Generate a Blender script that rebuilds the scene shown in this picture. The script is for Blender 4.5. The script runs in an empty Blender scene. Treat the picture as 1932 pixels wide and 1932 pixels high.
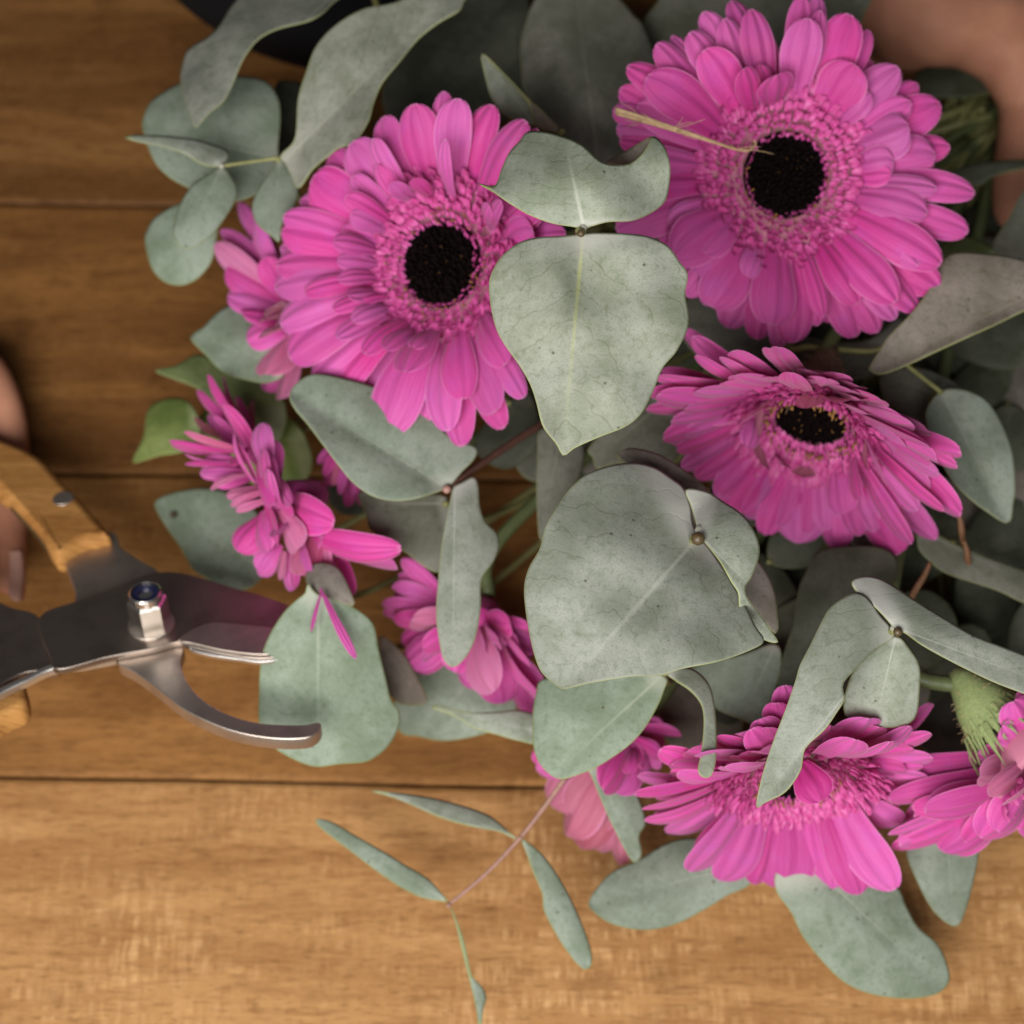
import bpy, bmesh, math, random
from mathutils import Vector, Matrix, noise
from mathutils.geometry import delaunay_2d_cdt

random.seed(7)
S = bpy.context.scene
COL = S.collection

# ------------------------------------------------------------------ camera
TILT = math.radians(22.0); DIST = 0.66; LENS = 57.0
cam_d = bpy.data.cameras.new("camera"); cam = bpy.data.objects.new("camera", cam_d); COL.objects.link(cam)
cam_d.lens = LENS; cam_d.sensor_width = 36; cam_d.clip_start = 0.01; cam_d.clip_end = 50
CAM = Vector((0, -DIST*math.sin(TILT), DIST*math.cos(TILT)))
cam.location = CAM; cam.rotation_euler = (TILT, 0, 0)
FWD = Vector((0, math.sin(TILT), -math.cos(TILT))); UPV = Vector((0, math.cos(TILT), math.sin(TILT))); RGT = Vector((1, 0, 0))
S.camera = cam
cam_d.dof.use_dof = True; cam_d.dof.focus_distance = 0.475; cam_d.dof.aperture_fstop = 8.5
KF = 18.0/LENS

# ------------------------------------------------------------------ light
w = bpy.data.worlds.new("World"); S.world = w; w.use_nodes = True
bg = w.node_tree.nodes["Background"]; bg.inputs[0].default_value = (0.95, 0.97, 1.0, 1); bg.inputs[1].default_value = 0.065
def area(name, loc, target, size, sy, power, col):
    L = bpy.data.lights.new(name, 'AREA'); L.shape = 'RECTANGLE'; L.size = size; L.size_y = sy; L.energy = power; L.color = col
    o = bpy.data.objects.new(name, L); COL.objects.link(o); o.location = loc
    o.rotation_euler = (Vector(target)-Vector(loc)).to_track_quat('-Z', 'Y').to_euler(); return o
area("window_light", (-0.18, -0.60, 0.72), (0.0, -0.02, 0.04), 0.72, 0.50, 14.8, (1.0, 0.965, 0.92))
S.view_settings.view_transform = 'Standard'; S.view_settings.look = 'None'
S.view_settings.exposure = -0.16; S.view_settings.gamma = 1.0
S.render.engine = 'CYCLES'
S.cycles.max_bounces = 6; S.cycles.diffuse_bounces = 3; S.cycles.glossy_bounces = 2; S.cycles.transmission_bounces = 3; S.cycles.caustics_reflective = False; S.cycles.caustics_refractive = False

# ------------------------------------------------------------------ pixel helpers (photo measured on a 1932 px grid)
def ray(px, py):
    a = (px-966.0)/966.0*KF; b = -(py-966.0)/966.0*KF
    return FWD + RGT*a + UPV*b
def P(px, py, h):
    d = ray(px, py); t = (h-CAM.z)/d.z
    return CAM + d*t
def onplane(px, py, c, n):
    d = ray(px, py); t = (c-CAM).dot(n)/d.dot(n)
    return CAM + d*t
def pxsize(p): return (p-CAM).dot(FWD)*KF/966.0
def pts(s): return [tuple(float(v) for v in q.split(',')) for q in s.split()]

# ------------------------------------------------------------------ object helpers
W = {}
def thing(name, label, cat, loc, group=None):
    o = bpy.data.objects.new(name, None); COL.objects.link(o); o.location = loc; o.empty_display_size = 0.01
    o['label'] = label; o['category'] = cat
    if group: o['group'] = group
    W[o.name] = Vector(loc); return o
def obj(name, verts, faces, mats, parent, uvs=None, attr=None, smooth=True, midx=None):
    me = bpy.data.meshes.new(name); org = W[parent.name]
    me.from_pydata([tuple(Vector(v)-org) for v in verts], [], faces)
    for m in (mats if isinstance(mats, (list, tuple)) else [mats]): me.materials.append(m)
    if uvs:
        ul = me.uv_layers.new(name='UVMap')
        flat = [0.0]*(2*len(me.loops)); vi = [0]*len(me.loops); me.loops.foreach_get('vertex_index', vi)
        for i, k in enumerate(vi): flat[2*i], flat[2*i+1] = uvs[k]
        ul.data.foreach_set('uv', flat)
    if attr:
        for an, vals in attr.items():
            a = me.attributes.new(an, 'FLOAT', 'POINT'); a.data.foreach_set('value', vals)
    if midx: me.polygons.foreach_set('material_index', midx)
    if smooth: me.polygons.foreach_set('use_smooth', [True]*len(me.polygons))
    me.update()
    o = bpy.data.objects.new(name, me); COL.objects.link(o); o.parent = parent; W[o.name] = org
    return o
def catmull(p, n=8, closed=False):
    p = [Vector(q) for q in p]; N = len(p); out = []
    R = range(N) if closed else range(N-1)
    for i in R:
        if closed: a, b, c, d = p[(i-1) % N], p[i], p[(i+1) % N], p[(i+2) % N]
        else: a, b, c, d = p[max(i-1, 0)], p[i], p[i+1], p[min(i+2, N-1)]
        for k in range(n):
            t = k/n
            out.append(0.5*((2*b)+(c-a)*t+(2*a-5*b+4*c-d)*t*t+(3*b-a-3*c+d)*t**3))
    if not closed: out.append(p[-1])
    return out
def tube_geo(path, radii, sides=8, n=5):
    c = catmull(path, n); m = len(c); V = []; F = []
    rr = []
    for i in range(m):
        t = i/(m-1)*(len(radii)-1); k = min(int(t), len(radii)-2) if len(radii) > 1 else 0
        rr.append(radii[k]+(radii[k+1]-radii[k])*(t-k) if len(radii) > 1 else radii[0])
    up = Vector((0.31, 0.2, 0.93))
    for i in range(m):
        d = (c[min(i+1, m-1)]-c[max(i-1, 0)]).normalized()
        x = d.cross(up); x = x.normalized() if x.length > 1e-4 else d.orthogonal().normalized(); y = d.cross(x)
        for s in range(sides):
            a = 2*math.pi*s/sides; V.append(c[i]+(x*math.cos(a)+y*math.sin(a))*rr[i])
    for i in range(m-1):
        for s in range(sides):
            q = i*sides; F.append((q+s, q+(s+1) % sides, q+sides+(s+1) % sides, q+sides+s))
    F.append(tuple(range(sides))[::-1]); F.append(tuple((m-1)*sides+s for s in range(sides)))
    return V, F
def tube(name, path, radii, mat, parent, sides=8, n=5):
    V, F = tube_geo(path, radii, sides, n); return obj(name, V, F, mat, parent)

# ------------------------------------------------------------------ materials
class NT:
    def __init__(s, name):
        s.m = bpy.data.materials.new(name); s.m.use_nodes = True; s.t = s.m.node_tree; s.n = s.t.nodes
        s.b = s.n['Principled BSDF']; s.out = s.n['Material Output']
    def N(s, typ, **kw):
        x = s.n.new(typ)
        for k, v in kw.items(): setattr(x, k, v)
        return x
    def L(s, a, b): s.t.links.new(a, b)
    def val(s, sock, v):
        if hasattr(v, 'is_output') or isinstance(v, bpy.types.NodeSocket): s.L(v, sock)
        else: sock.default_value = v
    def math(s, op, a, b=None, c=None, clamp=False):
        x = s.N('ShaderNodeMath', operation=op); x.use_clamp = clamp
        for i, v in enumerate((a, b, c)):
            if v is not None: s.val(x.inputs[i], v)
        return x.outputs[0]
    def mix(s, f, a, b, mode='MIX'):
        x = s.N('ShaderNodeMix', data_type='RGBA', blend_type=mode)
        s.val(x.inputs[0], f); s.val(x.inputs[6], a); s.val(x.inputs[7], b); return x.outputs[2]
    def noise(s, vec, scale, detail=3, rough=0.55, dist=0):
        x = s.N('ShaderNodeTexNoise'); x.inputs['Scale'].default_value = scale; x.inputs['Detail'].default_value = detail
        x.inputs['Roughness'].default_value = rough; x.inputs['Distortion'].default_value = dist
        if vec is not None: s.L(vec, x.inputs['Vector'])
        return x.outputs[0]
    def ramp(s, f, lo, hi):
        x = s.N('ShaderNodeMapRange'); x.clamp = True; x.interpolation_type = 'SMOOTHSTEP'
        s.val(x.inputs[0], f); s.val(x.inputs[1], lo); s.val(x.inputs[2], hi); return x.outputs[0]
    def coord(s): return s.N('ShaderNodeTexCoord').outputs['Object']
    def uv(s):
        x = s.N('ShaderNodeSeparateXYZ'); s.L(s.N('ShaderNodeTexCoord').outputs['UV'], x.inputs[0]); return x.outputs[0], x.outputs[1]
    def rnd(s): return s.N('ShaderNodeObjectInfo').outputs['Random']
    def bump(s, h, strength, dist):
        x = s.N('ShaderNodeBump'); x.inputs['Strength'].default_value = strength; x.inputs['Distance'].default_value = dist
        s.L(h, x.inputs['Height']); s.L(x.outputs[0], s.b.inputs['Normal']); return x.outputs[0]
    def hsv(s, col, hue=0.5, sat=1.0, v=1.0):
        x = s.N('ShaderNodeHueSaturation'); s.val(x.inputs['Hue'], hue); s.val(x.inputs['Saturation'], sat); s.val(x.inputs['Value'], v)
        s.val(x.inputs['Color'], col); return x.outputs[0]
    def translucent(s, col, fac):
        t = s.N('ShaderNodeBsdfTranslucent'); s.val(t.inputs[0], col); m = s.N('ShaderNodeMixShader'); m.inputs[0].default_value = fac
        s.L(s.b.outputs[0], m.inputs[1]); s.L(t.outputs[0], m.inputs[2]); s.L(m.outputs[0], s.out.inputs[0])

def c4(r, g, b): return (r, g, b, 1)

def leaf_mat(name, c0, c1, edge, bloom, vein=0.5, rough=0.62, rib_col=None):
    k = NT(name); co = k.coord(); u, v = k.uv(); r = k.rnd()
    av = k.math('ABSOLUTE', v)
    off = k.N('ShaderNodeVectorMath', operation='ADD'); k.L(co, off.inputs[0])
    cmb = k.N('ShaderNodeCombineXYZ'); k.L(k.math('MULTIPLY', r, 37.0), cmb.inputs[0]); k.L(cmb.outputs[0], off.inputs[1]); co2 = off.outputs[0]
    big = k.noise(co2, 55, 4, 0.6); mid = k.noise(co2, 420, 4, 0.7); fine = k.noise(co2, 1700, 1, 0.6)
    col = k.mix(k.ramp(big, 0.36, 0.64), c4(c0[0]*1.06, c0[1]*1.06, c0[2]*1.08), c4(c1[0]*0.93, c1[1]*0.95, c1[2]*0.90))
    # rubbed bloom: darker green scuffs
    col = k.mix(k.math('MULTIPLY', k.ramp(mid, 0.48, 0.70), 0.46), col, c4(c1[0]*0.5, c1[1]*0.62, c1[2]*0.42))
    col = k.mix(k.math('MULTIPLY', k.ramp(fine, 0.50, 0.68), 0.34), col, c4(c0[0]*0.5, c0[1]*0.52, c0[2]*0.45))
    # veins: pinnate lines fanning from the midrib, wobbling with noise
    wob = k.math('MULTIPLY', k.math('SUBTRACT', k.noise(co2, 110, 2), 0.5), 0.22)
    ph = k.math('ADD', k.math('SUBTRACT', u, k.math('MULTIPLY', av, 0.42)), wob)
    fr = k.math('ABSOLUTE', k.math('SUBTRACT', k.math('FRACT', k.math('MULTIPLY', ph, 6.5)), 0.5))
    side = k.math('SUBTRACT', 1.0, k.ramp(fr, 0.008, 0.05))
    veinf = k.math('MULTIPLY', k.math('MULTIPLY', side, k.ramp(big, 0.35, 0.6)), vein*0.75)
    col = k.mix(veinf, col, c4(c0[0]*0.5, c0[1]*0.52, c0[2]*0.36))
    # midrib, pale at the base and fading to the tip
    rib = k.math('SUBTRACT', 1.0, k.ramp(k.math('ADD', av, k.math('MULTIPLY', wob, 0.10)), 0.004, 0.026))
    ribf = k.math('MULTIPLY', rib, k.math('SUBTRACT', 0.55, k.math('MULTIPLY', u, 0.62)), clamp=True)
    col = k.mix(ribf, col, c4(*(rib_col or bloom)))
    bl = k.math('MULTIPLY', k.math('SUBTRACT', 1.0, k.ramp(k.math('ADD', u, k.math('MULTIPLY', av, 0.25)), 0.02, 0.17)), 0.75)
    col = k.mix(bl, col, c4(bloom[0]*0.95, bloom[1]*0.95, bloom[2]*0.98))
    # brown specks
    sp = k.N('ShaderNodeTexVoronoi'); sp.inputs['Scale'].default_value = 190; k.L(co2, sp.inputs['Vector'])
    spf = k.math('MULTIPLY', k.math('SUBTRACT', 1.0, k.ramp(sp.outputs['Distance'], 0.05, 0.13)), k.ramp(k.noise(co2, 70, 1), 0.50, 0.56))
    col = k.mix(k.math('MULTIPLY', spf, 0.7), col, c4(0.06, 0.04, 0.02))
    # thin yellow-green margin
    e = k.N('ShaderNodeAttribute'); e.attribute_name = 'edge'
    col = k.mix(k.math('MULTIPLY', k.math('SUBTRACT', 1.0, k.ramp(e.outputs['Fac'], 0.3, 3.2)), 0.75), col, c4(*edge))
    col = k.hsv(col, 0.5, k.math('ADD', 0.74, k.math('MULTIPLY', r, 0.26)), k.math('ADD', 0.9, k.math('MULTIPLY', r, 0.2)))
    k.L(col, k.b.inputs['Base Color']); k.b.inputs['Roughness'].default_value = rough; k.b.inputs['Specular IOR Level'].default_value = 0.22
    k.bump(k.math('ADD', k.math('MULTIPLY', mid, 0.5), k.math('MULTIPLY', veinf, -0.5)), 0.34, 0.0005)
    k.translucent(k.hsv(col, 0.47, 1.4, 0.8), 0.12)
    return k.m

M = {}
M['glauc'] = leaf_mat('leaf_glaucous', (0.305, 0.335, 0.272), (0.245, 0.275, 0.215), (0.33, 0.36, 0.12), (0.58, 0.59, 0.52), 0.7)
M['centre'] = leaf_mat('leaf_pale_sage', (0.325, 0.350, 0.278), (0.265, 0.290, 0.222), (0.33, 0.36, 0.12), (0.62, 0.63, 0.55), 0.8, rib_col=(0.50, 0.53, 0.12))
M['blue'] = leaf_mat('leaf_bluegreen', (0.250, 0.302, 0.236), (0.200, 0.248, 0.186), (0.28, 0.32, 0.11), (0.42, 0.45, 0.36), 0.4)
M['grey'] = leaf_mat('leaf_grey_shaded', (0.180, 0.180, 0.142), (0.132, 0.134, 0.102), (0.25, 0.28, 0.10), (0.36, 0.36, 0.30), 0.7)  # grey-green with the dimness of the bouquet's far side mixed into the colour
M['dull'] = leaf_mat('leaf_dull_sage', (0.242, 0.252, 0.205), (0.175, 0.186, 0.146), (0.27, 0.30, 0.11), (0.38, 0.38, 0.31), 1.0)
M['under'] = leaf_mat('leaf_underside', (0.235, 0.200, 0.172), (0.182, 0.155, 0.130), (0.26, 0.27, 0.10), (0.30, 0.25, 0.18), 0.9)
M['olive'] = leaf_mat('leaf_olive', (0.17, 0.215, 0.055), (0.115, 0.16, 0.035), (0.25, 0.30, 0.08), (0.30, 0.34, 0.16), 0.25, 0.5)
M['deep'] = leaf_mat('leaf_gap_shade', (0.090, 0.098, 0.066), (0.058, 0.066, 0.042), (0.12, 0.14, 0.06), (0.12, 0.12, 0.08), 0.4)  # leaf green darkened so the gaps carry their shade in the colour
def plain(name, col, rough=0.5, metal=0, var=0.0, scale=200, bump=0, spec=0.5):
    k = NT(name); c = k.coord()
    n = k.noise(c, scale, 4)
    cc = k.mix(k.math('MULTIPLY', k.ramp(n, 0.3, 0.75), var), c4(*col), c4(col[0]*0.45, col[1]*0.45, col[2]*0.45))
    k.L(cc, k.b.inputs['Base Color']); k.b.inputs['Roughness'].default_value = rough; k.b.inputs['Metallic'].default_value = metal
    k.b.inputs['Specular IOR Level'].default_value = spec
    if bump: k.bump(n, bump, 0.001)
    return k.m
M['rim'] = plain('leaf_margin', (0.29, 0.32, 0.12), 0.6, var=0.3)
M['twig_red'] = plain('twig_redbrown', (0.10, 0.045, 0.032), 0.55, var=0.5, scale=400, bump=0.3)
M['twig_pink'] = plain('twig_pinkish', (0.36, 0.20, 0.16), 0.6, var=0.4, scale=500, bump=0.2)
M['twig_green'] = plain('twig_green', (0.26, 0.26, 0.10), 0.55, var=0.4, scale=400, bump=0.2)
M['stem'] = plain('flower_stem', (0.11, 0.14, 0.055), 0.5, var=0.4, scale=300, bump=0.2)
M['bud'] = plain('bud_brown', (0.09, 0.06, 0.025), 0.45, var=0.5, scale=900)
M['calyx_b'] = plain('calyx_brown', (0.16, 0.115, 0.065), 0.8, var=0.6, scale=900)
M['calyx_g'] = plain('calyx_green', (0.26, 0.33, 0.13), 0.7, var=0.5, scale=900)
M['gold'] = plain('anther_gold', (0.30, 0.15, 0.035), 0.6, var=0.6, scale=900)
M['dark'] = plain('disc_dark', (0.0042, 0.0018, 0.0018), 0.8, var=0.5, scale=900, spec=0.06)
M['straw'] = plain('straw', (0.62, 0.43, 0.24), 0.6, var=0.5, scale=700, bump=0.3)
M['bloom'] = plain('waxy_bloom', (0.42, 0.42, 0.35), 0.7, var=0.35, scale=900)
M['woodbit'] = plain('cut_wood', (0.20, 0.095, 0.045), 0.7, var=0.4, scale=700)

def petal_mat(name, front, front2, back, fresh=0.0):
    k = NT(name); u, v = k.uv(); r = k.rnd(); co = k.coord()
    base = k.mix(k.ramp(u, 0.1, 0.95), c4(*front2), c4(*front))
    # fine parallel nerves along the petal
    cm = k.N('ShaderNodeCombineXYZ'); k.L(k.math('MULTIPLY', u, 2.0), cm.inputs[0]); k.L(k.math('MULTIPLY', v, 15.0), cm.inputs[1]); k.L(k.math('MULTIPLY', r, 50.0), cm.inputs[2])
    st = k.noise(cm.outputs[0], 1.0, 3, 0.6)
    base = k.mix(k.math('MULTIPLY', k.ramp(st, 0.40, 0.70), 0.42), base, c4(front2[0]*0.78, front2[1]*0.5, front2[2]*0.72))
    base = k.mix(k.math('MULTIPLY', k.ramp(k.math('SUBTRACT', 1.0, st), 0.52, 0.75), 0.22), base, c4(0.80, 0.26, 0.56))
    blot = k.noise(co, 130, 3)
    base = k.mix(k.math('MULTIPLY', k.ramp(blot, 0.45, 0.75), 0.35), base, c4(front[0]*0.88, front[1]*1.15, min(1, front[2]*1.25)))
    # pale rim
    av = k.math('ABSOLUTE', v)
    rim = k.math('MULTIPLY', k.math('MAXIMUM', k.ramp(av, 0.9, 1.0), k.ramp(u, 0.965, 1.0)), 0.5)
    base = k.mix(rim, base, c4(0.80, 0.34, 0.62))
    base = k.hsv(base, k.math('ADD', 0.487, k.math('MULTIPLY', r, 0.026)), k.math('ADD', 0.93, k.math('MULTIPLY', r, 0.12)), k.math('ADD', 0.86, k.math('MULTIPLY', k.math('FRACT', k.math('MULTIPLY', r, 7.3)), 0.28)))
    bk = k.N('ShaderNodeNewGeometry').outputs['Backfacing']
    col = k.mix(bk, base, c4(*back))
    k.L(col, k.b.inputs['Base Color']); k.b.inputs['Roughness'].default_value = 0.55; k.b.inputs['Specular IOR Level'].default_value = 0.3
    k.b.inputs['Sheen Weight'].default_value = 0.15; k.b.inputs['Sheen Roughness'].default_value = 0.5
    hg = k.math('ADD', k.math('MULTIPLY', st, 0.5), k.math('MULTIPLY', k.math('COSINE', k.math('MULTIPLY', v, 9.0)), 0.5))
    k.bump(hg, 0.7, 0.0007)
    k.translucent(k.hsv(col, 0.5, 1.12, 1.0), 0.26)
    return k.m
M['petal'] = petal_mat('petal_magenta', (0.68, 0.098, 0.41), (0.60, 0.055, 0.32), (0.66, 0.24, 0.36))
M['petal_old'] = petal_mat('petal_faded', (0.50, 0.14, 0.22), (0.44, 0.10, 0.16), (0.50, 0.22, 0.25))
M['petal_back'] = petal_mat('petal_reverse', (0.68, 0.19, 0.37), (0.63, 0.13, 0.31), (0.66, 0.23, 0.36))
def floret_mat():
    k = NT('floret'); co = k.coord(); n = k.noise(co, 700, 2)
    a = k.N('ShaderNodeAttribute'); a.attribute_name = 'edge'
    col = k.mix(k.ramp(n, 0.3, 0.7), c4(0.58, 0.062, 0.29), c4(0.70, 0.14, 0.43))
    col = k.mix(k.math('MULTIPLY', k.ramp(a.outputs['Fac'], 0.6, 1.0), 0.36), col, c4(0.82, 0.40, 0.56))
    k.L(col, k.b.inputs['Base Color']); k.b.inputs['Roughness'].default_value = 0.5
    k.translucent(col, 0.2); return k.m
M['floret'] = floret_mat()

def wood_mat(name, light, dark, saw):
    k = NT(name); co = k.coord(); r = k.rnd()
    mp = k.N('ShaderNodeMapping'); k.L(co, mp.inputs[0]); mp.inputs['Scale'].default_value = (1.6, 13, 1)
    cm = k.N('ShaderNodeCombineXYZ'); k.L(k.math('MULTIPLY', r, 9.0), cm.inputs[0]); k.L(k.math('MULTIPLY', r, 5.0), cm.inputs[1])
    ad = k.N('ShaderNodeVectorMath', operation='ADD'); k.L(mp.outputs[0], ad.inputs[0]); k.L(cm.outputs[0], ad.inputs[1]); v = ad.outputs[0]
    broad = k.noise(v, 4.2, 4, 0.55, 0.5); fib = k.noise(v, 30, 6, 0.7, 0.2)
    col = k.mix(k.ramp(broad, 0.36, 0.64), c4(*dark), c4(*light))
    col = k.mix(k.math('MULTIPLY', k.ramp(fib, 0.46, 0.72), 0.62), col, c4(dark[0]*0.55, dark[1]*0.46, dark[2]*0.38))
    pore = k.noise(v, 95, 3, 0.7)
    col = k.mix(k.math('MULTIPLY', k.ramp(pore, 0.54, 0.68), 0.6), col, c4(dark[0]*0.4, dark[1]*0.34, dark[2]*0.28))
    col = k.mix(k.math('MULTIPLY', k.ramp(k.math('SUBTRACT', 1.0, pore), 0.54, 0.72), 0.30), col, c4(min(1, light[0]*1.35), min(1, light[1]*1.45), min(1, light[2]*1.7)))
    # circular-saw ticks across the grain, in rows
    mp3 = k.N('ShaderNodeMapping'); k.L(co, mp3.inputs[0]); mp3.inputs['Scale'].default_value = (1, 0.2, 1)
    tick = k.noise(mp3.outputs[0], 420, 2, 0.6)
    patch = k.ramp(k.noise(co, 17, 3, 0.6), 0.36, 0.66)
    mp4 = k.N('ShaderNodeMapping'); k.L(co, mp4.inputs[0]); mp4.inputs['Scale'].default_value = (0.12, 1, 1)
    rows = k.ramp(k.noise(mp4.outputs[0], 230, 3, 0.65), 0.36, 0.66)
    tf = k.math('MULTIPLY', k.math('MULTIPLY', k.ramp(tick, 0.40, 0.70), k.math('MULTIPLY', patch, rows)), saw)
    col = k.mix(tf, col, c4(min(1, light[0]*1.6), min(1, light[1]*1.85), min(1, light[2]*2.3)))
    dk = k.math('MULTIPLY', k.math('MULTIPLY', k.math('SUBTRACT', 1.0, k.ramp(tick, 0.30, 0.5)), rows), saw*0.30)
    col = k.mix(dk, col, c4(dark[0]*0.7, dark[1]*0.62, dark[2]*0.55))
    # knots and stains
    vo = k.N('ShaderNodeTexVoronoi'); vo.inputs['Scale'].default_value = 6.5
    mp5 = k.N('ShaderNodeMapping'); k.L(co, mp5.inputs[0]); mp5.inputs['Scale'].default_value = (1, 1.8, 1); k.L(mp5.outputs[0], vo.inputs['Vector'])
    kn = k.math('SUBTRACT', 1.0, k.ramp(k.math('ADD', vo.outputs['Distance'], k.math('MULTIPLY', fib, 0.05)), 0.045, 0.12))
    col = k.mix(k.math('MULTIPLY', kn, 0.55), col, c4(dark[0]*0.35, dark[1]*0.28, dark[2]*0.25))
    st = k.ramp(k.noise(co, 30, 5, 0.65), 0.56, 0.74)
    col = k.mix(k.math('MULTIPLY', st, 0.45), col, c4(dark[0]*0.42, dark[1]*0.36, dark[2]*0.3))
    k.L(col, k.b.inputs['Base Color']); k.b.inputs['Roughness'].default_value = 0.6; k.b.inputs['Specular IOR Level'].default_value = 0.15
    k.bump(k.math('ADD', k.math('MULTIPLY', fib, 0.6), k.math('MULTIPLY', tf, 0.5)), 0.4, 0.001)
    return k.m
def skin_mat():
    k = NT('skin'); co = k.coord(); n = k.noise(co, 60, 4); f = k.noise(co, 900, 3)
    col = k.mix(k.ramp(n, 0.3, 0.7), c4(0.47, 0.225, 0.140), c4(0.38, 0.168, 0.105))
    col = k.mix(k.math('MULTIPLY', k.ramp(f, 0.5, 0.7), 0.2), col, c4(0.25, 0.09, 0.06))
    k.L(col, k.b.inputs['Base Color']); k.b.inputs['Roughness'].default_value = 0.62; k.b.inputs['Specular IOR Level'].default_value = 0.25
    k.b.inputs['Subsurface Weight'].default_value = 0.12; k.b.inputs['Subsurface Radius'].default_value = (0.008, 0.003, 0.0015); k.b.inputs['Subsurface Scale'].default_value = 0.6
    k.bump(f, 0.2, 0.0006); return k.m
M['skin'] = skin_mat()
M['nail'] = plain('nail', (0.52, 0.30, 0.24), 0.3, var=0.1)
M['cloth'] = plain('black_cloth', (0.006, 0.006, 0.008), 0.9, var=0.4, scale=1500, bump=0.3, spec=0.15)
def steel_mat(name, col, rough):
    k = NT(name); co = k.coord()
    mp = k.N('ShaderNodeMapping'); k.L(co, mp.inputs[0]); mp.inputs['Scale'].default_value = (1, 12, 4)
    n = k.noise(mp.outputs[0], 120, 4, 0.7); s = k.noise(co, 90, 4, 0.6)
    cc = k.mix(k.math('MULTIPLY', k.ramp(s, 0.45, 0.75), 0.4), c4(*col), c4(col[0]*0.5, col[1]*0.45, col[2]*0.42))
    k.L(cc, k.b.inputs['Base Color']); k.b.inputs['Metallic'].default_value = 1
    k.L(k.math('ADD', rough, k.math('MULTIPLY', n, 0.12)), k.b.inputs['Roughness']); k.bump(n, 0.08, 0.0004); return k.m
M['steel'] = steel_mat('blade_steel', (0.60, 0.53, 0.47), 0.38)
M['dsteel'] = steel_mat('dark_steel', (0.36, 0.30, 0.26), 0.34)
M['chrome'] = steel_mat('nut_chrome', (0.86, 0.82, 0.77), 0.18)
M['lit_steel'] = steel_mat('lit_edge', (0.8, 0.79, 0.77), 0.35)  # paler steel, the light on downward edges put into the colour
M['navy'] = plain('nut_insert', (0.012, 0.014, 0.05), 0.35)
M['handle'] = wood_mat('handle_wood', (0.47, 0.235, 0.072), (0.36, 0.165, 0.046), 0.0)

# ------------------------------------------------------------------ table
tb = thing('wooden_table', 'rustic brown table top of wide wooden planks under the bouquet', 'table', (0, 0, -0.03))
ROT = math.radians(-1.0)
sy = [P(966, y, 0).y for y in (395, 905, 1482)]
pw = sy[0]-sy[1]
edges = [sy[0]+2*pw, sy[0]+pw, sy[0], sy[1], sy[2], sy[2]-pw*1.05, sy[2]-2.1*pw]
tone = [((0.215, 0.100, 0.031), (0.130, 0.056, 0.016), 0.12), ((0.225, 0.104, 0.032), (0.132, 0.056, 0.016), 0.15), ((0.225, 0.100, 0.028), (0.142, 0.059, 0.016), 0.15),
        ((0.305, 0.142, 0.042), (0.200, 0.087, 0.024), 0.28), ((0.43, 0.228, 0.086), (0.31, 0.150, 0.051), 0.7), ((0.45, 0.242, 0.092), (0.33, 0.162, 0.056), 0.7)]  # planks differ in wood; far ones also darkened to carry part of the light falloff
def bevel_box(x0, x1, y0, y1, z0, z1, b):
    V = []; F = []
    ring = [(y0, z0), (y1, z0), (y1, z1-b), (y1-b, z1-b*0.25), (y1-2*b, z1), (y0+2*b, z1), (y0+b, z1-b*0.25), (y0, z1-b)]
    NX = 40
    for i in range(NX+1):
        x = x0+(x1-x0)*i/NX
        for j, (y, z) in enumerate(ring):
            wv = 0.0007*noise.noise((x*14, y*3+5, 0)) if j in (2, 3, 6, 7) else 0
            V.append((x, y+wv, z))
    n = len(ring)
    for i in range(NX):
        for j in range(n): F.append((i*n+j, i*n+(j+1) % n, (i+1)*n+(j+1) % n, (i+1)*n+j))
    F.append(tuple(range(n))[::-1]); F.append(tuple(NX*n+j for j in range(n)))
    return V, [f[::-1] for f in F]
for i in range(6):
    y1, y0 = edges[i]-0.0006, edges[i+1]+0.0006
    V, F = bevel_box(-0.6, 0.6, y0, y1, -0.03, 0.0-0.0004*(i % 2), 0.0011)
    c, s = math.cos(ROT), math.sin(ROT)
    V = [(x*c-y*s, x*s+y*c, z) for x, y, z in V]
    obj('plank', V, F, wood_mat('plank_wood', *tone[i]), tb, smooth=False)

# ------------------------------------------------------------------ leaves
BIND = P(1850, 230, 0.035)
def smooth_outline(p, step=7.0):
    c = catmull([(x, y, 0) for x, y in p], 10, True)
    out = [c[0]]; acc = 0
    for a, b in zip(c, c[1:]+c[:1]):
        acc += (b-a).length
        if acc >= step: out.append(b); acc = 0
    if (out[-1]-out[0]).length < step*0.6: out.pop()
    return [(v.x, v.y) for v in out]
def inside(x, y, poly):
    r = False; j = len(poly)-1
    for i in range(len(poly)):
        xi, yi = poly[i]; xj, yj = poly[j]
        if (yi > y) != (yj > y) and x < (xj-xi)*(y-yi)/(yj-yi)+xi: r = not r
        j = i
    return r
def edge_dist(x, y, poly):
    best = 1e9; n = len(poly)
    for i in range(n):
        ax, ay = poly[i]; bx, by = poly[(i+1) % n]; dx, dy = bx-ax, by-ay; l = dx*dx+dy*dy
        t = 0 if l == 0 else max(0, min(1, ((x-ax)*dx+(y-ay)*dy)/l)); d = (x-ax-t*dx)**2+(y-ay-t*dy)**2
        if d < best: best = d
    return math.sqrt(best)
LEAFN = [0]
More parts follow.
